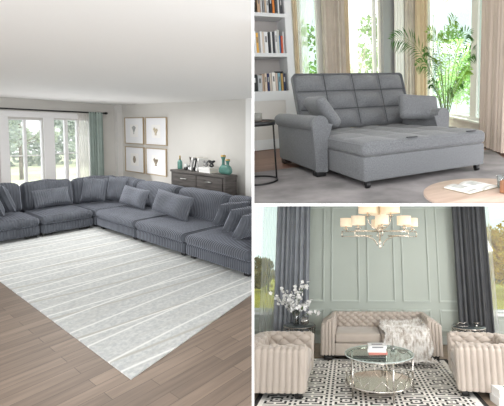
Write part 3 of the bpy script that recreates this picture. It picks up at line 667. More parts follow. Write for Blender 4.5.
# pillows on the sofa bed
def plump(p, h):
    q = p.copy(); a, c = p.x / h.x, p.z / h.z; q.y *= 1 + .35 * (1 - a * a) * (1 - c * c); q.x *= 1 - .04 * (1 - c * c); q.z *= 1 - .05 * (1 - a * a); return q
o = MB().rbox((0, 0, 0), (.6, .15, .47), .07, 4, 8, plump).obj('throw_pillow', TW, None, 1)
place(o, 1, (2.19, 4.76, .80), R=Rz(PI / 2 - .06) @ Rx(-.62)); tag(o, 'grey tweed pillow leaning over the left arm of the pull-out sofa', 'pillow')
o = MB().rbox((0, 0, 0), (.62, .13, .40), .06, 4, 8, plump).obj('throw_pillow', TW, None, 1)
place(o, 1, (3.75, 4.66, .79), R=Rz(-.25) @ Rx(-.5) @ Ry(.1)); tag(o, 'grey tweed pillow leaning on the right arm of the pull-out sofa', 'pillow')
# ---------------- side table and cup
t = thing('side_table', 1, (1.19, 4.6, 0), 'round black metal side table with brown top at the left edge', 'side table')
MB().lathe([(.255, .69), (.275, .69), (.275, .745), (.268, .745), (.262, .735), (.255, .735)], n=40, ring=True).obj('rim', BLK, t); MB().lathe([(0, .70), (.256, .70), (.256, .73), (0, .73)], n=40, smooth=False).obj('table_top', mat('brown_top', (110, 74, 62), .5, var=(12, .2)), t)
MB().tube([(.262 * math.cos(a), .262 * math.sin(a), .012) for a in [2 * PI * i / 40 for i in range(40)]], .011, 8, closed=True).obj('base_ring', BLK, t)
for a in (0, 2.1, 4.2): MB().tube([(.262 * math.cos(a), .262 * math.sin(a), .01), (.262 * math.cos(a), .262 * math.sin(a), .69)], .011, 8).obj('leg', BLK, t)
t = thing('cup', 1, (1.27, 4.66, .731), 'small grey stoneware cup on the black side table', 'cup')
MB().lathe([(0, 0), (.05, 0), (.062, .02), (.066, .10), (.06, .10), (.056, .02), (0, .015)], n=24).obj('bowl', mat('stoneware', (128, 128, 122), .6, var=(30, .12)), t)
# ---------------- coffee table, book, candle
TZ = .30
t = thing('coffee_table', 1, (2.12, 1.83, 0), 'round pale wood coffee table in the lower right of the sofa room', 'coffee table')
PW = NT('pale_wood'); v = PW.co((2, 12, 2)); nz = PW.n('ShaderNodeTexNoise', Scale=1.5, Detail=5.); PW.l(v, nz.inputs['Vector'])
PW.l(PW.ramp(nz.outputs[0], [(.3, lin((178, 154, 138))), (.7, lin((196, 174, 159)))]), PW.b.inputs['Base Color']); PW.b.inputs['Roughness'].default_value = .5; PW = PW.m
MB().lathe([(0, TZ - .03), (.45, TZ - .03), (.47, TZ - .02), (.47, TZ - .004), (.465, TZ), (0, TZ)], n=64).obj('table_top', PW, t)
for a in (.6, 2.2, 3.8, 5.3): MB().tube([(.34 * math.cos(a), .34 * math.sin(a), TZ - .03), (.38 * math.cos(a), .38 * math.sin(a), 0)], lambda u: .03 - .01 * u, 10).obj('leg', PW, t)
bkc = (F(1, 445, 188.5, TZ) + F(1, 497, 190, TZ)) / 2
t = thing('open_book', 1, (2.09, 2.01, TZ + .001), 'open book lying on the pale round coffee table', 'book', rz=.1)
MB().b2(-.155, .155, -.12, .12, 0, .004).obj('cover', mat('book_khaki', (150, 138, 116), .7), t)
def pg(s_):
    mb = MB()
    def f_(u, v): return (s_ * (.002 + .148 * u), -.112 + .224 * v, .006 + .024 * math.sin(min(1, u * 1.6) * PI * .55) * (1 - .55 * u))
    mb.grid(f_, 12, 4); n = len(mb.v); mb.v += [(x, y, .0045) for x, y, z in mb.v[:n]]
    for i in range(12):
        for j, k in ((0, 0), (4, 4)): a = i * 5 + j; b = (i + 1) * 5 + j; mb.f.append((a, b, b + n, a + n)); mb.mi.append(0); mb.sm.append(False)
    for j in range(4): a = 12 * 5 + j; mb.f.append((a, a + 1, a + 1 + n, a + n)); mb.mi.append(0); mb.sm.append(False)
    return mb
for s_ in (-1, 1):
    P_ = pg(s_).obj('pages', mat('page_white', (226, 225, 220), .8), t)
    MB().grid(lambda u, v: (s_ * (.03 + .095 * u), -.02 + .09 * v, .0075 + .024 * math.sin(min(1, (.2 + .63 * u) * 1.6) * PI * .55) * (1 - .55 * (.2 + .63 * u))), 8, 2).obj('printed_picture', mat('ink_grey', (176, 176, 172), .8, var=(20, .25)), P_)
cc = F(1, 503, 192, TZ)
t = thing('candle_holder', 1, (cc.x + .03, cc.y - .04, TZ + .001), 'wooden block candle holder at the right edge of the coffee table', 'candle holder', rz=.3)
MB().rbox((0, 0, .045), (.13, .11, .09), .012, 2).obj('block', mat('oak_block', (148, 104, 76), .5, var=(14, .2)), t)
c = MB().cyl((0, 0), .04, .09, .13, 20).obj('candle', mat('wax', (238, 226, 198), .5), t); MB().tube([(0, 0, .13), (.002, 0, .145)], .002, 5).obj('wick', BLK, c)
t = thing('glass_tumbler', 1, (cc.x + .085, cc.y + .09, TZ + .001), 'small clear tumbler behind the wooden candle holder', 'glass')
MB().lathe([(0, 0), (.025, 0), (.03, .09), (.028, .09), (.023, .006), (0, .006)], n=20).obj('tumbler_body', glass('clear_glass', (225, 230, 230), .2), t)
# ---------------- palm
PX = VY(1, 446, 120, 5.8).x
t = thing('potted_palm', 1, (PX, 5.8, 0), 'green potted palm standing right of the pull-out sofa before the tall window', 'plant')
MB().lathe([(0, 0), (.16, 0), (.2, .05), (.22, .3), (.2, .31), (.18, .27), (0, .26)], n=28).obj('pot', mat('pot_grey', (150, 146, 140), .7), t)
PG1 = leafmat('palm_green', (70, 112, 50), .3, .2); PG2 = leafmat('palm_lime', (122, 156, 56), .25, .3); PST = mat('palm_stem', (120, 140, 88), .6, var=(9, .2))
rp = random.Random(5)
fr = [((392, 40), .0, 1.0), ((417, 66), -.15, .7), ((428, 33), -.25, .75), ((455, 20), .1, .9), ((444, 38), .3, .8), ((470, 34), -.1, .85), ((477, 54), .05, .9), ((463, 84), .25, .6), ((430, 84), .1, .6), ((436, 60), .35, .6), ((470, 70), -.3, .6), ((425, 52), .2, .7), ((452, 92), .2, .5)]
for i, ((px, py), dy, sz) in enumerate(fr):
    tip = VY(1, px, py, 5.8 + dy) - Vector((PX, 5.8, 0)); base = Vector((rp.uniform(-.04, .04), rp.uniform(-.04, .04), .28))
    knee = Vector((tip.x * .25, dy * .25, max(.75, tip.z * .72 if abs(tip.x) > .35 else tip.z * .6)))
    c2 = Vector((tip.x * .55, dy * .6, tip.z + .22 * min(1, abs(tip.x)) + .02))
    def bz(u): return base * (1 - u) ** 3 + knee * 3 * u * (1 - u) ** 2 + c2 * 3 * u * u * (1 - u) + tip * u ** 3
    st = MB(); st.tube([bz(k / 16) for k in range(17)], lambda u: .011 * (1 - .8 * u), 6)
    f_ = st.obj('frond', PST, t); lf = MB(); N = 22
    for k in range(N):
        u = .42 + .58 * k / (N - 1); p = bz(u); d = (bz(min(1, u + .02)) - bz(u - .02)).normalized()
        side = d.cross(Vector((.2, -1, .1))).normalized(); ln = (.30 * math.sin(PI * (.12 + .8 * (k / (N - 1)))) + .05) * sz
        for s_ in (-1, 1):
            q = (side * s_ * .85 + d * .75 + Vector((0, rp.uniform(-.25, .25), -.12))).normalized(); w = q.cross(Vector((0, 1, .2))).normalized() * .010
            e = p + q * ln + Vector((0, 0, -.25 * ln)); m_ = p + q * ln * .5
            lf.add([p, m_ + w, e, m_ - w], [(0, 1, 2, 3)])
    lf.obj('leaflets', PG2 if i in (2, 3, 4, 9, 10) else PG1, f_)
# outside
PALE = leafmat('pale_spring_leaf', (126, 156, 96), .3, .35)
tree(1, 'tree', (5.0, 12.6, -.6), 3.6, (2.6, 1.4, 1.4), 800, .10, PALE, mat('pale_bark', (176, 168, 156), .9), 'sparse pale tree seen through the narrow first window', 51, clumps=7, trunk_r=.05)
tree(1, 'tree', (7.3, 12.4, -.6), 4.2, (3.0, 1.2, 1.6), 1200, .10, PALE, MATS['pale_bark'], 'sparse pale tree seen through the second back window', 52, clumps=8, trunk_r=.05)
tree(1, 'tree', (12.2, 12.6, -.9), 4.6, (2.6, 1.7, 2.0), 2400, .09, PALE, MATS['pale_bark'], 'pale green tree seen behind the palm', 53, clumps=11, trunk_r=.05)
tree(1, 'tree', (10.6, 8.6, -.9), 4.4, (2.5, 1.2, 2.0), 1700, .07, PALE, MATS['pale_bark'], 'pale tree seen at the right of the tall window', 54, clumps=10, trunk_r=.05)
tag(MB().b2(3, 26, 9.0, 26, -1.0, -.9).obj('lawn', mat('pale_lawn', (214, 222, 196), .9), None, 1), 'pale lawn outside the upper room', 'lawn')['kind'] = 'structure'
# ================================================================ lower right room: channel-tufted sofa set
GW = mat('sage_wall', (188, 196, 187), .7, var=(2, .02)); GM = mat('sage_moulding', (200, 208, 200), .5)
struct(MB().b2(-4, 5, 3.6, 9.3, -.07, -.012), 'floor_lower_room', planks('beige_planks', [(176, 156, 136), (160, 141, 122), (120, 104, 90)], 1.5, .2), 2)
WL = (-3.2, -1.3, .66, 3.6); WR = (2.95, 4.8, .66, 3.6)
struct(wall_holes('Y', 9.15, .15, -3.6, 5.0, 0, 3.8, [WL, WR]), 'wall_lower_back', GW, 2)
T3 = mat('window_pale', (232, 236, 234), .5)
window(2, 6, *WL, 9.2, [], [], T3, .05, .08); window(2, 7, *WR, 9.2, [], [], T3, .05, .08)
struct(MB().b2(-3.3, -1.2, 9.03, 9.2, .60, .66), 'trim_left_sill', T3, 2); struct(MB().b2(2.85, 4.9, 9.03, 9.2, .60, .66), 'trim_right_sill', T3, 2)
struct(MB().b2(-3.6, 5, 9.125, 9.15, 0, .17), 'baseboard_lower_back', mat('skirting', (206, 214, 208), .5), 2)
k = 0
for (xa, xb) in ((-1.15, -.54), (-.39, .26), (.43, 1.065), (1.225, 1.84), (2.03, 2.7)):
    for (za, zb) in ((.87, 2.99), (.26, .71)):
        k += 1; mb = MB(); w = .035
        for (a, b, c, d) in ((xa, xa + w, za, zb), (xb - w, xb, za, zb), (xa + w, xb - w, za, za + w), (xa + w, xb - w, zb - w, zb)):
            mb.b2(a, b, 9.128, 9.15, c, d)
            e = .009; mb.b2(a + e, b - e, 9.116, 9.128, c + (e if c == za and d - c < .1 else 0), d - e if d - c < .1 else d)
        struct(mb, 'trim_%d' % k, GM, 2)
for i, (xa, xb) in enumerate(((-2.9, -1.3), (3.0, 4.6))):
    mb = MB(); w = .035
    for (a, b, c, d) in ((xa, xa + w, .24, .52), (xb - w, xb, .24, .52), (xa + w, xb - w, .24, .24 + w), (xa + w, xb - w, .52 - w, .52)): mb.b2(a, b, 9.125, 9.15, c, d)
    struct(mb, 'trim_%d' % (11 + i), GM, 2)
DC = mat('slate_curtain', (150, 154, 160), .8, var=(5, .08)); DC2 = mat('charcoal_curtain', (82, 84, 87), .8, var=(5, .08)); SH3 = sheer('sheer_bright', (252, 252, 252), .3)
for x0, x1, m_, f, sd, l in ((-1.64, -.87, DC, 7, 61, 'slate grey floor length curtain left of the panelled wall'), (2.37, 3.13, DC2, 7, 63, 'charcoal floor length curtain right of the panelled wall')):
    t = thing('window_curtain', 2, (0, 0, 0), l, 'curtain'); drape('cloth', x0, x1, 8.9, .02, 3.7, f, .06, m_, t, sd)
for x0, x1, sd, l in ((-1.97, -1.62, 65, 'white sheer left of the slate grey curtain'), (3.12, 3.24, 66, 'white sheer right of the charcoal curtain')):
    t = thing('sheer_curtain', 2, (0, 0, 0), l, 'curtain'); drape('cloth', x0, x1, 8.98, .02, 3.7, 5, .03, SH3, t, sd)
# patterned rug
PT = ['KWKWWWWWWWWWWW', 'WWWGGGGGGGGGGG', 'KWKWWWWWWWWWWW', 'KWKWKKKKWKKKKW', 'WWWWKWWWWWWWKW', 'KWKWKWKKKKKWKW', 'KWKWWWKWWWKWWW',
      'WWWGGGGWKWGGGG', 'KWKWWWKWWWKWWW', 'KWKWKWKKKKKWKW', 'WWWWKWWWWWWWKW', 'KWKWKKKKWKKKKW']
cs = .034; nx, ny = 92, 94
def rmi(i, j):
    if i < 2 or j < 2 or i >= nx - 2 or j >= ny - 2: return 1
    if i < 4 or j < 4 or i >= nx - 4 or j >= ny - 4: return 0
    return 'WKG'.index(PT[j % 12][i % 14])
mb = MB(); mb.grid(lambda u, v: (-1.28 + nx * cs * u, 4.78 + ny * cs * v, 0), nx, ny, rmi, False)
mb.b2(-1.28, -1.28 + nx * cs, 4.78, 4.78 + ny * cs, -.011, -.0005, mi=0)
tag(mb.obj('area_rug', [mat('rug_ivory', (240, 237, 230), .95, var=(30, .08)), mat('rug_black', (48, 45, 44), .95, var=(30, .2)), mat('rug_grey', (172, 168, 162), .95)], None, 2), 'black and ivory geometric key pattern rug', 'rug')
# ---------------- chesterfield bodies
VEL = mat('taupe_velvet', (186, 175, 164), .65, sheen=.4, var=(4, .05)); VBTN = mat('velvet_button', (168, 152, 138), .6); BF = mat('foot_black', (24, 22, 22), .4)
def diamond(u, v): return (abs(math.sin(PI * (u + v) / 2)) * abs(math.sin(PI * (u - v) / 2))) ** .45
def tub(t, W, D, H, th, seat, slope, cw, dw, dh, z0=.09, corner=.16, buttons=True, flute_all=True):
    """arms and back in one padded wrap: diamonds inside and over the top, upright channels outside"""
    pts = []; e = th / 2
    L = [(-W / 2 + e, 0), (-W / 2 + e, D - e - corner)]
    for k in range(1, 8): a = PI - PI / 2 * k / 8; L.append((-W / 2 + e + corner + corner * math.cos(a), D - e - corner + corner * math.sin(a)))
    L.append((-W / 2 + e + corner, D - e))
    L += [(-x, y) for x, y in reversed(L)]
    P2 = [Vector((x, y, 0)) for x, y in L]; cum = [0]
    for i in range(1, len(P2)): cum.append(cum[-1] + (P2[i] - P2[i - 1]).length)
    T = cum[-1]
    def path(s_):
        s_ = max(0, min(T, s_)); i = 0
        while i < len(cum) - 2 and cum[i + 1] < s_: i += 1
        f = (s_ - cum[i]) / (cum[i + 1] - cum[i]); p = P2[i].lerp(P2[i + 1], f)
        s1, s2 = max(0, s_ - .04), min(T, s_ + .04)
        def pp(q):
            j = 0
            while j < len(cum) - 2 and cum[j + 1] < q: j += 1
            return P2[j].lerp(P2[j + 1], (q - cum[j]) / (cum[j + 1] - cum[j]))
        d = (pp(s2) - pp(s1)).normalized(); return p, Vector((-d.y, d.x, 0))     # normal points outward (left of travel)
    prof = []   # (offset, z, normal)
    zi = H; zo = H - slope; rr = min(.05, th * .3)
    a0 = seat - .03; n1 = 26
    for k in range(n1): prof.append((-e, a0 + (zi - rr - a0) * k / n1, Vector((-1, 0, 0))))
    for k in range(5): a = PI - PI / 2 * k / 4; prof.append((-e + rr + rr * math.cos(a), zi - rr + rr * math.sin(a), Vector((math.cos(a), 0, math.sin(a)))))
    for k in range(1, 6): f = k / 6; prof.append((-e + rr + (th - 2 * rr) * f, zi - slope * f, Vector((slope * .8, 0, 1)).normalized()))
    for k in range(5): a = PI / 2 - PI / 2 * k / 4; prof.append((e - rr + rr * math.cos(a), zo - rr + rr * math.sin(a), Vector((math.cos(a), 0, math.sin(a)))))
    for k in range(1, 5): prof.append((e, zo - rr + (z0 - zo + rr) * k / 4, Vector((1, 0, 0))))
    arc = [0]
    for i in range(1, len(prof)): arc.append(arc[-1] + math.hypot(prof[i][0] - prof[i - 1][0], prof[i][1] - prof[i - 1][1]))
    tin = arc[n1 + 9]     # end of the tufted zone: outer edge of the top
    nfl = max(6, round(T / cw)); ns = nfl * 7; nd = max(4, round(T / dw / 2) * 2)
    mb = MB()
    def fn(u, v):
        j = round(v * (len(prof) - 1)); off, z, n = prof[j]; p, o = path(u * T)
        dia = .040 * (diamond(u * nd, arc[j] / dh) - .5); fl = .030 * (abs(math.sin(PI * u * nfl)) ** .5 - .5)
        w = min(1, max(0, (arc[j] - tin + .06) / .06)); d = dia * (1 - w) + fl * w
        if z <= a0 + .01 and n.x < 0: d = 0
        q = p + o * (off + n.x * d); q.z = z + n.z * d; return q
    mb.grid(fn, ns, len(prof) - 1)
    np_ = len(prof)
    mb.f.append(tuple(range(np_))); mb.f.append(tuple(ns * np_ + q for q in reversed(range(np_)))); mb.mi += [0, 0]; mb.sm += [False, False]
    body = mb.obj('padded_wrap', VEL, t); body['open'] = 1
    if buttons:
        bb = MB()
        cnt = 0
        for a in range(1, nd):
            for b in range(0, 16):
                if (a + b) % 2: continue
                arcv = b * dh
                if arcv > tin - .03 or arcv < .04: continue
                j = min(range(len(arc)), key=lambda q: abs(arc[q] - arcv)); off, z, n = prof[j]; p, o = path(a / nd * T); q = p + o * (off - n.x * .010); q.z = z - n.z * .010
                bb.rbox(q, (.022, .022, .022), .011, 2, 0); cnt += 1
        if cnt: bb.obj('buttons', VBTN, body)['kind'] = 'stuff'
    for s_ in (-1, 1):      # front end of each arm: upright rolls under the sloping top
        n = 4; mb = MB(); w = th / n
        for k in range(n):
            x = s_ * (W / 2 - th + w * (k + .5)); zt = H - slope * (k + .5) / n - .015
            mb.rbox((x, .0, (z0 + zt) / 2), (w * 1.04, .06, zt - z0), .03, 3, 2)
        mb.obj('arm_front', VEL, t)
def settee(t, W, D, H, th, seat, slope, cw, dw, dh, ncush, rail_t=.13):
    tub(t, W, D, H, th, seat, slope, cw, dw, dh)
    iw = W - 2 * th; cwid = iw / ncush
    for k in range(ncush):
        MB().rbox((-iw / 2 + cwid * (k + .5), (D - th) / 2 + .0, seat - .08), (cwid - .008, D - th + .02, .17), .05, 4, 4, puff(.02, .006)).obj('seat_cushion', VEL, t)
    n = max(3, round(iw / .19)); mb = MB()
    def rail(p, h):
        q = p.copy()
        if p.y < -h.y * .3: u = (p.x / h.x + 1) / 2 * n; q.y -= .016 * (abs(math.sin(PI * u)) ** .5) * (1 - (p.z / h.z) ** 2)
        return q
    mb.rbox((0, .03, (.09 + seat - .17) / 2), (iw, .07, seat - .17 - .09), .025, 3, n * 6, rail); mb.obj('front_rail', VEL, t)
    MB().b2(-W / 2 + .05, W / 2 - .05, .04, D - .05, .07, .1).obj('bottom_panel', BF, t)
    for x in (-W / 2 + .13, W / 2 - .13):
        for y in (.08, D - .12): MB().rbox((x, y, .035), (.15, .1, .068), .008, 1).obj('foot', BF, t)
t = thing('chesterfield_sofa', 2, (.61, 7.76, 0), 'taupe velvet tufted sofa with channelled arms and a fur throw', 'sofa')
settee(t, 2.24, .95, .755, .25, .47, .11, .062, .078, .062, 2)
t = thing('armchair', 2, (-.615, 6.43, 0), 'taupe velvet channelled armchair at the left, facing the glass table', 'armchair', rz=PI / 2, group='taupe velvet armchairs')
settee(t, 1.24, .93, .66, .22, .44, .02, .086, .11, .085, 1)
t = thing('armchair', 2, (1.625, 6.55, 0), 'taupe velvet channelled armchair at the right, facing the glass table', 'armchair', rz=-PI / 2 - .13, group='taupe velvet armchairs')
settee(t, 1.1, .93, .675, .22, .44, .02, .086, .11, .085, 1)
# ---------------- fur throw
FUR = NT('fur'); v = FUR.co((1.8, .8, .5)); nz = FUR.n('ShaderNodeTexNoise', Scale=13., Detail=5.); FUR.l(v, nz.inputs['Vector'])
FUR.l(FUR.ramp(nz.outputs[0], [(.34, lin((184, 172, 160))), (.44, lin((222, 216, 208))), (.54, lin((250, 248, 244)))]), FUR.b.inputs['Base Color']); FUR.b.inputs['Roughness'].default_value = 1; FUR.b.inputs['Sheen Weight'].default_value = .5; FUR = FUR.m
ft = thing('fur_throw', 2, (0, 0, 0), 'shaggy white and grey fur throw spilling off the right half of the sofa', 'throw')
prof = [(8.34, .56), (8.27, .55), (8.15, .53), (7.95, .53), (7.78, .52), (7.68, .46), (7.64, .34), (7.63, .2), (7.6, .08), (7.5, .045), (7.36, .04)]
def fur_pt(u, v):
    k = v * (len(prof) - 1); i = min(int(k), len(prof) - 2); f = k - i
    y = prof[i][0] * (1 - f) + prof[i + 1][0] * f; z = prof[i][1] * (1 - f) + prof[i + 1][1] * f
    x0 = .62 + .07 * v; x1 = 1.42 + .1 * math.sin(v * 3) + (.18 * max(0, v - .8) * 5); x = x0 + (x1 - x0) * u
    edge = min(u, 1 - u, .08) / .08
    rz_ = max(0, (u - .82) / .18)
    if v < .55: z += .10 * rz_ * (1 - v)
    p = Vector((x, y, z)); n = noise.noise(p * 7) * .5 + .5; n2 = noise.noise(p * 17 + Vector((3, 1, 2))) * .5 + .5
    d = (.012 + .06 * n + .04 * n2) * (.3 + .7 * edge); nv = Vector((0, -.75, .66)) if v > .3 else Vector((0, -.3, .95))
    if v > .9: nv = Vector((0, -.2, 1))
    return p + nv * d + Vector((.03 * math.sin(v * 17 + u * 3), 0, 0))
mb = MB(); mb.grid(fur_pt, 60, 80); b_ = mb.obj('pelt', FUR, ft)
rf = random.Random(9); mb = MB()
for _ in range(9000):
    u, v = rf.random(), rf.random(); p = fur_pt(u, v); q = fur_pt(min(1, u + .01), v) - p; w = fur_pt(u, min(1, v + .01)) - p; n = w.cross(q)
    n = n.normalized() if n.length > 1e-9 else Vector((0, -1, 0))
    if n.y > .2: n = -n
    d = (n + Vector((rf.gauss(0, .6), rf.gauss(0, .3), rf.gauss(-.25, .4)))).normalized() * rf.uniform(.02, .05); s_ = Vector((rf.gauss(0, 1), rf.gauss(0, .4), rf.gauss(0, 1))).normalized() * .005
    mb.add([p - s_, p + s_, p + d], [(0, 1, 2)])
mb.obj('fur_strands', FUR, b_)['kind'] = 'stuff'
# ---------------- coffee table
CH = mat('chrome', (208, 204, 198), .12, 1.); MIR = mat('mirror_base', (222, 210, 196), .08, .85)
def ring(r, z, rad, c=(0, 0), n=48): return MB().tube([(c[0] + r * math.cos(2 * PI * i / n), c[1] + r * math.sin(2 * PI * i / n), z) for i in range(n)], rad, 8, closed=True)
t = thing('glass_coffee_table', 2, (.45, 6.22, 0), 'round glass coffee table with chrome frame and mirrored lower shelf', 'coffee table')
MB().lathe([(0, .5), (.5, .5), (.508, .505), (.508, .512), (.5, .516), (0, .516)], n=64).obj('table_top', glass('table_glass', (236, 243, 240), .14), t)
ring(.508, .508, .0065, n=64).obj('glass_edge', mat('green_edge', (190, 202, 198), .2), t)
ring(.47, .485, .011).obj('top_ring', CH, t); ring(.49, .14, .012).obj('lower_ring', CH, t)
MB().lathe([(0, .125), (.485, .125), (.485, .145), (0, .145)], n=64, smooth=False).obj('lower_shelf', MIR, t)
for k in range(5):
    a = -1.25 + 2 * PI * k / 5; MB().tube([(.49 * math.cos(a), .49 * math.sin(a), .0), (.49 * math.cos(a), .49 * math.sin(a), .48)], .013, 10).obj('leg', CH, t)
for k in range(10):
    a0 = -1.25 + 2 * PI * k / 10; pts = []
    for j in range(7):
        f = j / 6; a = a0 + .05 + .52 * f; z = .15 + .12 * (1 - abs(2 * f - 1)) if k % 2 else .15 + .10 * abs(math.sin(PI * f * 1.5))
        pts.append((.49 * math.cos(a), .49 * math.sin(a), z))
    MB().tube(pts, .006, 6).obj('lattice', CH, t)
for i, (z, th, cm, rz_, dx, l) in enumerate(((.517, .028, bcol(206, 132, 120), .05, .012, 'red book at the bottom of the stack on the glass table'), (.546, .05, bcol(236, 234, 230), -.03, 0, 'thick white book in the middle of the stack on the glass table'), (.597, .04, bcol(222, 222, 222), .04, .005, 'white book with grey printing topmost on the glass table'))):
    tt = thing('book', 2, (.415 + dx, 6.2, z + th / 2), l, 'book', rz=rz_, group='books stacked on the glass coffee table')
    w, d = .27, .2; q = .003
    MB().b2(-w / 2, w / 2, -d / 2, d / 2, -th / 2, -th / 2 + q).b2(-w / 2, w / 2, -d / 2, d / 2, th / 2 - q, th / 2).b2(-w / 2, w / 2, -d / 2, -d / 2 + q, -th / 2 + q, th / 2 - q).obj('cover', cm, tt)
    MB().b2(-w / 2 + .004, w / 2 - .004, -d / 2 + q, d / 2 - .004, -th / 2 + q, th / 2 - q).obj('pages', PG, tt)
    if i == 2: MB().b2(-w * .3, w * .3, -.03, .03, th / 2 + .0002, th / 2 + .001).b2(-w * .3, w * .3, -d / 2 - .001, -d / 2 - .0002, -.008, .008).obj('cover_print', bcol(120, 120, 122), tt)
t = thing('glass_tumbler', 2, (.66, 6.28, .517), 'short clear glass tumbler right of the books on the glass table', 'glass')
MB().lathe([(0, 0), (.03, 0), (.034, .08), (.031, .08), (.027, .008), (0, .008)], n=20).obj('tumbler_body', MATS['clear_glass'], t)
t = thing('shallow_dish', 2, (.80, 6.2, .517), 'shallow silver dish at the right side of the glass table', 'dish')
MB().lathe([(0, .004), (.03, 0), (.085, .03), (.083, .034), (.03, .008), (0, .01)], n=28).obj('dish_body', CH, t)
# ---------------- side tables
DG = mat('dark_glass_top', (70, 76, 78), .08)
def sidet(x, label, metal):
    t = thing('round_side_table', 2, (x, 8.2, 0), label, 'side table', group='round metal side tables beside the sofa')
    MB().lathe([(0, .535), (.31, .535), (.315, .54), (.315, .548), (0, .548)], n=40).obj('table_top', DG, t); ring(.315, .53, .011, n=40).obj('top_ring', metal, t); ring(.315, .42, .009, n=40).obj('lower_ring', metal, t); ring(.3, .02, .012, n=40).obj('base_ring', metal, t)
    for k in range(9):
        a = 2 * PI * k / 9 + .2; MB().tube([(.312 * math.cos(a), .312 * math.sin(a), .02), (.312 * math.cos(a), .312 * math.sin(a), .53)], .008, 6).obj('leg', metal, t)
        pts = [(.312 * math.cos(a + .1 + .45 * f), .312 * math.sin(a + .1 + .45 * f), .43 + .09 * (f if k % 2 else 1 - f)) for f in (0, .5, 1)]
        MB().tube(pts, .007, 6).obj('lattice', metal, t)
    return t
sidet(-.98, 'round dark metal side table holding white flowers', mat('gunmetal', (150, 146, 140), .25, .9)); sidet(2.36, 'round silver side table in front of the charcoal curtain', CH)
# vase with blossom branches
t = thing('flower_vase', 2, (-1.04, 8.12, .549), 'clear glass vase on the left side table with white blossom branches', 'vase')
MB().lathe([(0, 0), (.055, 0), (.06, .02), (.05, .12), (.055, .3), (.052, .3), (.046, .12), (.055, .02), (0, .012)], n=24).obj('vase_body', glass('vase_glass', (190, 200, 200), .2), t)
fb = thing('blossom_branches', 2, (-1.04, 8.12, .56), 'spray of white blossom branches standing in the glass vase', 'flowers')
PETAL = mat('petal_white', (246, 245, 243), .7); LG = leafmat('flower_leaf', (120, 150, 100), .2, .4); TWG = mat('twig', (104, 112, 84), .8)
rb = random.Random(12)
tips = [(273, 297), (283, 291), (295, 289), (303, 285), (308, 283), (289, 300), (300, 298), (311, 304), (317, 314), (286, 306), (305, 308), (296, 306), (279, 299)]
for px, py in tips:
    p = VY(2, px, py, 8.12 + rb.uniform(-.15, .12)) - Vector((-1.04, 8.12, .56)); mid = Vector((p.x * .25, p.y * .3, p.z * .75 + .1))
    def bz(u): return mid * 2 * u * (1 - u) + p * u * u
    br = MB().tube([bz(k / 8) for k in range(9)], lambda u: .005 * (1 - .6 * u), 5).obj('branch', TWG, fb); mb = MB(); lf = MB()
    for k in range(14):
        c = bz(.6 + .42 * rb.random()) + Vector((rb.gauss(0, .035), rb.gauss(0, .035), rb.gauss(0, .035)))
        ax = Matrix.Rotation(rb.uniform(0, 6), 3, Vector((rb.gauss(0, 1), rb.gauss(0, 1), rb.gauss(0, 1))).normalized())
        for j in range(5):
            a = 2 * PI * j / 5; d = ax @ Vector((math.cos(a), math.sin(a), .35)); e = ax @ Vector((-math.sin(a), math.cos(a), 0)); r = rb.uniform(.032, .05)
            mb.add([c, c + d * r * .6 + e * r * .45, c + d * r, c + d * r * .6 - e * r * .45], [(0, 1, 2, 3)])
    for k in range(2): c = bz(.5 + .4 * rb.random()); planar_leaves(lf, 1, lambda: c, .04, rb)
    mb.obj('blossoms', PETAL, br); lf.obj('leaves', LG, br)
t = thing('glass_ball', 2, (-.86, 8.07, .553), 'round clear glass ball ornament beside the flower vase', 'ornament')
r_ = .082; MB().lathe([(0, 0)] + [(r_ * math.sin(PI * k / 14), r_ - r_ * math.cos(PI * k / 14)) for k in range(1, 14)] + [(0, 2 * r_)], n=24).obj('ball_body', glass('ball_glass', (214, 210, 204), .35), t)
for k in range(4):
    a = PI * k / 4; MB().tube([(r_ * .99 * math.sin(b) * math.cos(a), r_ * .99 * math.sin(b) * math.sin(a), r_ + r_ * .99 * math.cos(b)) for b in [2 * PI * i / 28 for i in range(28)]], .003, 5, closed=True).obj('band', CH, t)
t = thing('tray', 2, (2.22, 8.16, .549), 'low silver tray with twisted handle on the right side table', 'tray')
MB().lathe([(0, 0), (.12, 0), (.14, .02), (.135, .022), (.11, .008), (0, .008)], n=30).obj('tray_body', CH, t); MB().tube([(-.1, 0, .02), (-.04, 0, .07), (.04, .01, .05), (.1, 0, .08)], .008, 6).obj('handle', CH, t)
t = thing('silver_bowl', 2, (2.5, 8.14, .549), 'small footed silver bowl at the right of the silver side table', 'bowl')
MB().lathe([(0, 0), (.035, 0), (.012, .02), (.012, .035), (.06, .075), (.057, .078), (.01, .045), (0, .045)], n=24).obj('bowl_body', CH, t)
# ---------------- chandelier
NK = mat('polished_nickel', (226, 218, 204), .18, .95)
SHD = NT('drum_shade'); SHD.b.inputs['Base Color'].default_value = lin((236, 222, 200)); SHD.b.inputs['Roughness'].default_value = .8; SHD.b.inputs['Emission Color'].default_value = lin((255, 226, 186)); SHD.b.inputs['Emission Strength'].default_value = .32; SHD = SHD.m
BULB = NT('bulb_glow'); BULB.b.inputs['Emission Color'].default_value = lin((255, 232, 200)); BULB.b.inputs['Emission Strength'].default_value = 4; BULB = BULB.m
cx0, cy0 = .5, 6.2
t = thing('chandelier', 2, (cx0, cy0, 0), 'polished nickel chandelier with two tiers of cream drum shades', 'chandelier')
MB().tube([(0, 0, 2.08), (0, 0, 3.1)], .014, 12).lathe([(0, 2.02), (.012, 2.03), (.022, 2.06), (.012, 2.09), (.03, 2.12), (.014, 2.16)], n=16).lathe([(.015, 2.27), (.05, 2.29), (.055, 2.32), (.03, 2.36), (.015, 2.42)], n=16).obj('stem', NK, t)
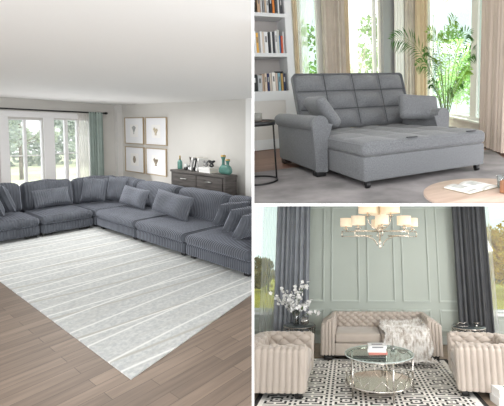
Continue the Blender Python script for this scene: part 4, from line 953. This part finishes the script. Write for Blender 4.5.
def shade(x, y, z, r, h):
    s_ = MB().lathe([(r, z), (r * 1.0, z + h), (r - .004, z + h), (r - .004, z)], (x, y, 0), 32, ring=True); s_.f = s_.f; o = s_.obj('lamp_shade', SHD, t)
    MB().rbox((x, y, z + h * .45), (.035, .035, .05), .017, 3).obj('bulb', BULB, o); MB().lathe([(0, z - .075), (.012, z - .07), (.012, z - .05), (.05, z - .045), (.055, z - .035), (.012, z - .03), (.011, z + h * .25), (0, z + h * .25)], (x, y, 0), 14).obj('candle_cup', NK, o)
arms = [(-.345, -.30, .112), (0, -.46, .105), (.345, -.30, .112), (-.53, .12, .10), (.53, .12, .10), (0, .46, .105)]
for x, y, r in arms:
    d = Vector((x, y, 0)).normalized(); R_ = math.hypot(x, y); z0, z1 = 2.215, 2.29
    a = MB(); c0 = d * .16; c1 = d * (R_ + .07)
    a.tube([(c0.x, c0.y, z0), (c1.x, c1.y, z0)], .009, 6); a.tube([(c1.x, c1.y, z0 - .009), (c1.x, c1.y, z1 + .009)], .009, 6); a.tube([(c1.x, c1.y, z1), (0, 0, z1)], .009, 6)
    pts = [d * (.06 + .34 * (1 - math.cos(f * PI / 2))) + Vector((0, 0, 2.07 + .145 * math.sin(f * PI / 2))) for f in [k / 8 for k in range(9)]]
    if x and y < 0: a.tube(pts, .011, 6)
    a.obj('arm', NK, t); shade(x, y, 2.37, r * .95, .135)
for x, y in ((-.19, -.1), (.17, -.1), (0, .2)):
    d = Vector((x, y, 0)); a = MB(); a.tube([Vector((0, 0, 2.31)) + d * (math.sin(f * PI / 2) ** 1.2) * 1.0 + Vector((0, 0, .20 * f ** 2)) for f in [k / 8 for k in range(9)]], .009, 6); a.obj('arm', NK, t); shade(x, y, 2.565, .145 if y < 0 else .13, .2)
# books on the floor, bottom right
for i, (z, th, l, sh) in enumerate(((0, .10, 'thick white book lowest of the stack on the floor at lower right', 0), (.101, .10, 'thick white book topmost of the floor stack, green mark on cover', .02))):
    tt = thing('floor_book', 2, (2.12 + sh, 5.86 + sh, z - .011 + th / 2), l, 'book', rz=.12, group='white books stacked on the floor')
    MB().b2(-.16, .16, -.13, .13, -th / 2, -th / 2 + .004).b2(-.16, .16, -.13, .13, th / 2 - .004, th / 2).b2(-.16, -.156, -.13, .13, -th / 2 + .004, th / 2 - .004).obj('cover', bcol(236, 236, 234), tt)
    MB().b2(-.156, .155, -.126, .126, -th / 2 + .004, th / 2 - .004).obj('pages', PG, tt)
    if i: MB().b2(-.04, .05, -.08, .02, th / 2 + .0003, th / 2 + .0012).obj('cover_mark', bcol(60, 120, 84), tt)
# outside
tag(MB().b2(-12, 20, 10, 34, -.3, -.2).obj('lawn', mat('yellow_lawn', (224, 210, 104), .9, var=(.5, .12)), None, 2), 'yellow green lawn outside the lower room', 'lawn')['kind'] = 'structure'
OL = leafmat('olive_leaf', (168, 150, 112), .3); GO = leafmat('autumn_leaf', (236, 204, 110), .25, .5); 
tree(2, 'tree', (-4.4, 22, -.2), 1.7, (1.1, 1.0, .7), 1500, .11, OL, BARK, 'small brown tree on the lawn at the far left window', 71, clumps=7, trunk_r=.06)
tree(2, 'tree', (-3.2, 27, -.2), 2.0, (1.2, 1.3, .8), 1200, .12, OL, BARK, 'low brown bush like tree near the slate curtain', 72, clumps=7, trunk_r=.06)
tree(2, 'tree', (8.0, 20, -.2), 3.4, (2.0, 1.6, 1.4), 3600, .13, GO, BARK, 'golden autumn tree at the right window', 73, clumps=12)
tree(2, 'tree', (9.9, 23.5, -.2), 3.6, (2.0, 1.9, 1.5), 3200, .14, GO, BARK, 'golden autumn tree farther right and behind', 74, clumps=12)
hedge(2, 'hedge', (-9, 31), (2, 31), 1.0, 1800, .16, OL, 'low brown hedge at the end of the lawn on the left', 75, -.2)
hedge(2, 'hedge', (6, 27.5), (16, 27.5), 1.0, 1800, .16, OL, 'low olive hedge under the golden trees', 76, -.2)
# ================================================================ the three rooms stand side by side: cut each at its partition
def plane_rays(a, b):
    """plane through the eye holding two pixel rays -> world normal"""
    def w(x, y): return MW[0].to_3x3() @ ray(0, x, y)
    return w(*a).cross(w(*b)).normalized()
NL = plane_rays((251.9, 0), (251.9, 406)); NR = plane_rays((254.1, 0), (254.1, 406))
HU = plane_rays((254, 203.7), (504, 203.7)); HD = plane_rays((254, 206.1), (504, 206.1))
def sgn(n, px, py):
    v = MW[0].to_3x3() @ ray(0, px, py); return n if n.dot(v) > 0 else -n
CUTS = {0: [sgn(NL, 100, 200)], 1: [sgn(NR, 400, 100), sgn(HU, 400, 100)], 2: [sgn(NR, 400, 300), sgn(HD, 400, 300)]}
bpy.context.view_layer.update()
def room_of(o):
    while o.parent: o = o.parent
    return o.get('rm')
kill = []
for o in list(sc.objects):
    if o.type != 'MESH': continue
    k = room_of(o)
    if k is None: continue
    mw = o.matrix_world; inv = mw.inverted()
    for n in CUTS[k]:
        eye = inv @ EYE; nn = (mw.to_3x3().transposed() @ n).normalized()
        ds = [nn.dot(v.co - eye) for v in o.data.vertices]
        if not ds or min(ds) >= 0: continue
        if max(ds) <= 1e-5: kill.append(o); break
        if o.data.users > 1: o.data = o.data.copy()
        bm = bmesh.new(); bm.from_mesh(o.data)
        r = bmesh.ops.bisect_plane(bm, geom=bm.verts[:] + bm.edges[:] + bm.faces[:], plane_co=eye, plane_no=nn, clear_inner=True, dist=1e-6)
        ed = [e for e in r['geom_cut'] if isinstance(e, bmesh.types.BMEdge) and len(e.link_faces) == 1]
        if ed and not o.get('open'): bmesh.ops.holes_fill(bm, edges=ed, sides=0)
        bm.to_mesh(o.data); bm.free()

gone = set()
for o in kill:
    if o.name in gone: continue
    p = o.parent
    for c in list(o.children): gone.add(c.name); bpy.data.objects.remove(c)
    gone.add(o.name); bpy.data.objects.remove(o)
for o in list(sc.objects):
    if o.type == 'EMPTY' and not o.children: bpy.data.objects.remove(o)
# ---------------------------------------------------------------- partitions between the rooms (thin white walls running back from the eye)
def wedge(name, c4, d0, d1):
    """c4: four pixels, extruded between two depths along their rays"""
    f = MW[0].to_3x3(); vs = []
    for d in (d0, d1):
        for (x, y) in c4:
            r = f @ ray(0, x, y); vs.append(EYE + r * (d / FPX))
    mb = MB(); mb.add(vs, [(0, 1, 2, 3), (7, 6, 5, 4), (0, 4, 5, 1), (1, 5, 6, 2), (2, 6, 7, 3), (3, 7, 4, 0)])
    o = bpy.data.objects.new(name, mb.mesh(name, mat('partition_white', (250, 250, 250), .7))); COL.objects.link(o); o['kind'] = 'structure'
wedge('wall_partition', [(251.95, -60), (254.05, -60), (254.05, 470), (251.95, 470)], 2.3, 22)
wedge('floor_slab', [(254.05, 203.75), (560, 203.75), (560, 206.05), (254.05, 206.05)], 2.3, 22)
# ---------------------------------------------------------------- light
w = bpy.data.worlds.new('world'); sc.world = w; w.use_nodes = True
bg = w.node_tree.nodes['Background']; bg.inputs[0].default_value = (.96, .98, 1, 1); bg.inputs[1].default_value = 1.25
def area(name, room, loc, look, sx, sy, power, col=(1, 1, 1)):
    l = bpy.data.lights.new(name, 'AREA'); l.shape = 'RECTANGLE'; l.size = sx; l.size_y = sy; l.energy = power; l.color = col
    o = bpy.data.objects.new(name, l); COL.objects.link(o)
    M = MW[room]; a = M @ Vector(loc); b = M @ Vector(look)
    o.matrix_world = Matrix.Translation(a) @ (b - a).to_track_quat('-Z', 'Y').to_matrix().to_4x4()
    return o
area('sofa_top_fill', 0, (3.4, 7.6, 2.5), (3.4, 7.6, 0), 2.4, 1.6, 70, (1, .99, .97))  # added unseen light over the sofa, brightens the seat tops
area('left_room_fill', 0, (-2.6, 1.5, 1.7), (4, 7.5, 1.2), 4, 1.8, 140)  # added soft fill outside the view, brightens the left room
area('left_garden_fill', 0, (7, 17, 9), (8, 21, 0), 12, 8, 2200)  # added panel above the garden, standing in for sun
area('upper_garden_fill', 1, (9, 9, 8), (9, 11, 0), 10, 6, 900)  # added overhead panel in place of sun on the upper trees
area('lower_garden_fill', 2, (2, 18, 12), (3, 24, 0), 22, 8, 9000, (1, .95, .85))  # added warm panel overhead, in place of sun on the lawn
area('upper_window_light', 1, (7.25, 5.9, 1.7), (4.6, 5.3, .5), 1.8, 1.8, 90)
area('front_fill', 2, (1.0, -1.2, 2.6), (.8, 7, .8), 3, 2.4, 170)  # added softbox-like panel behind the eye, fills all three rooms
area('lower_side_fill', 2, (3.9, 4.6, 2.6), (0, 8, .8), 1.8, 1.8, 150)  # added fill at the open right side of the lower room
bg.inputs[1].default_value = 1.65
area('corner_ceiling_fill', 0, (3.9, 10.2, .4), (2.9, 7.0, 2.66), 3.0, .7, 38)  # added uplight hidden behind the sofa to lift the ceiling

sc.view_settings.view_transform = 'Standard'; sc.view_settings.look = 'None'; sc.view_settings.exposure = 0; sc.view_settings.gamma = 1
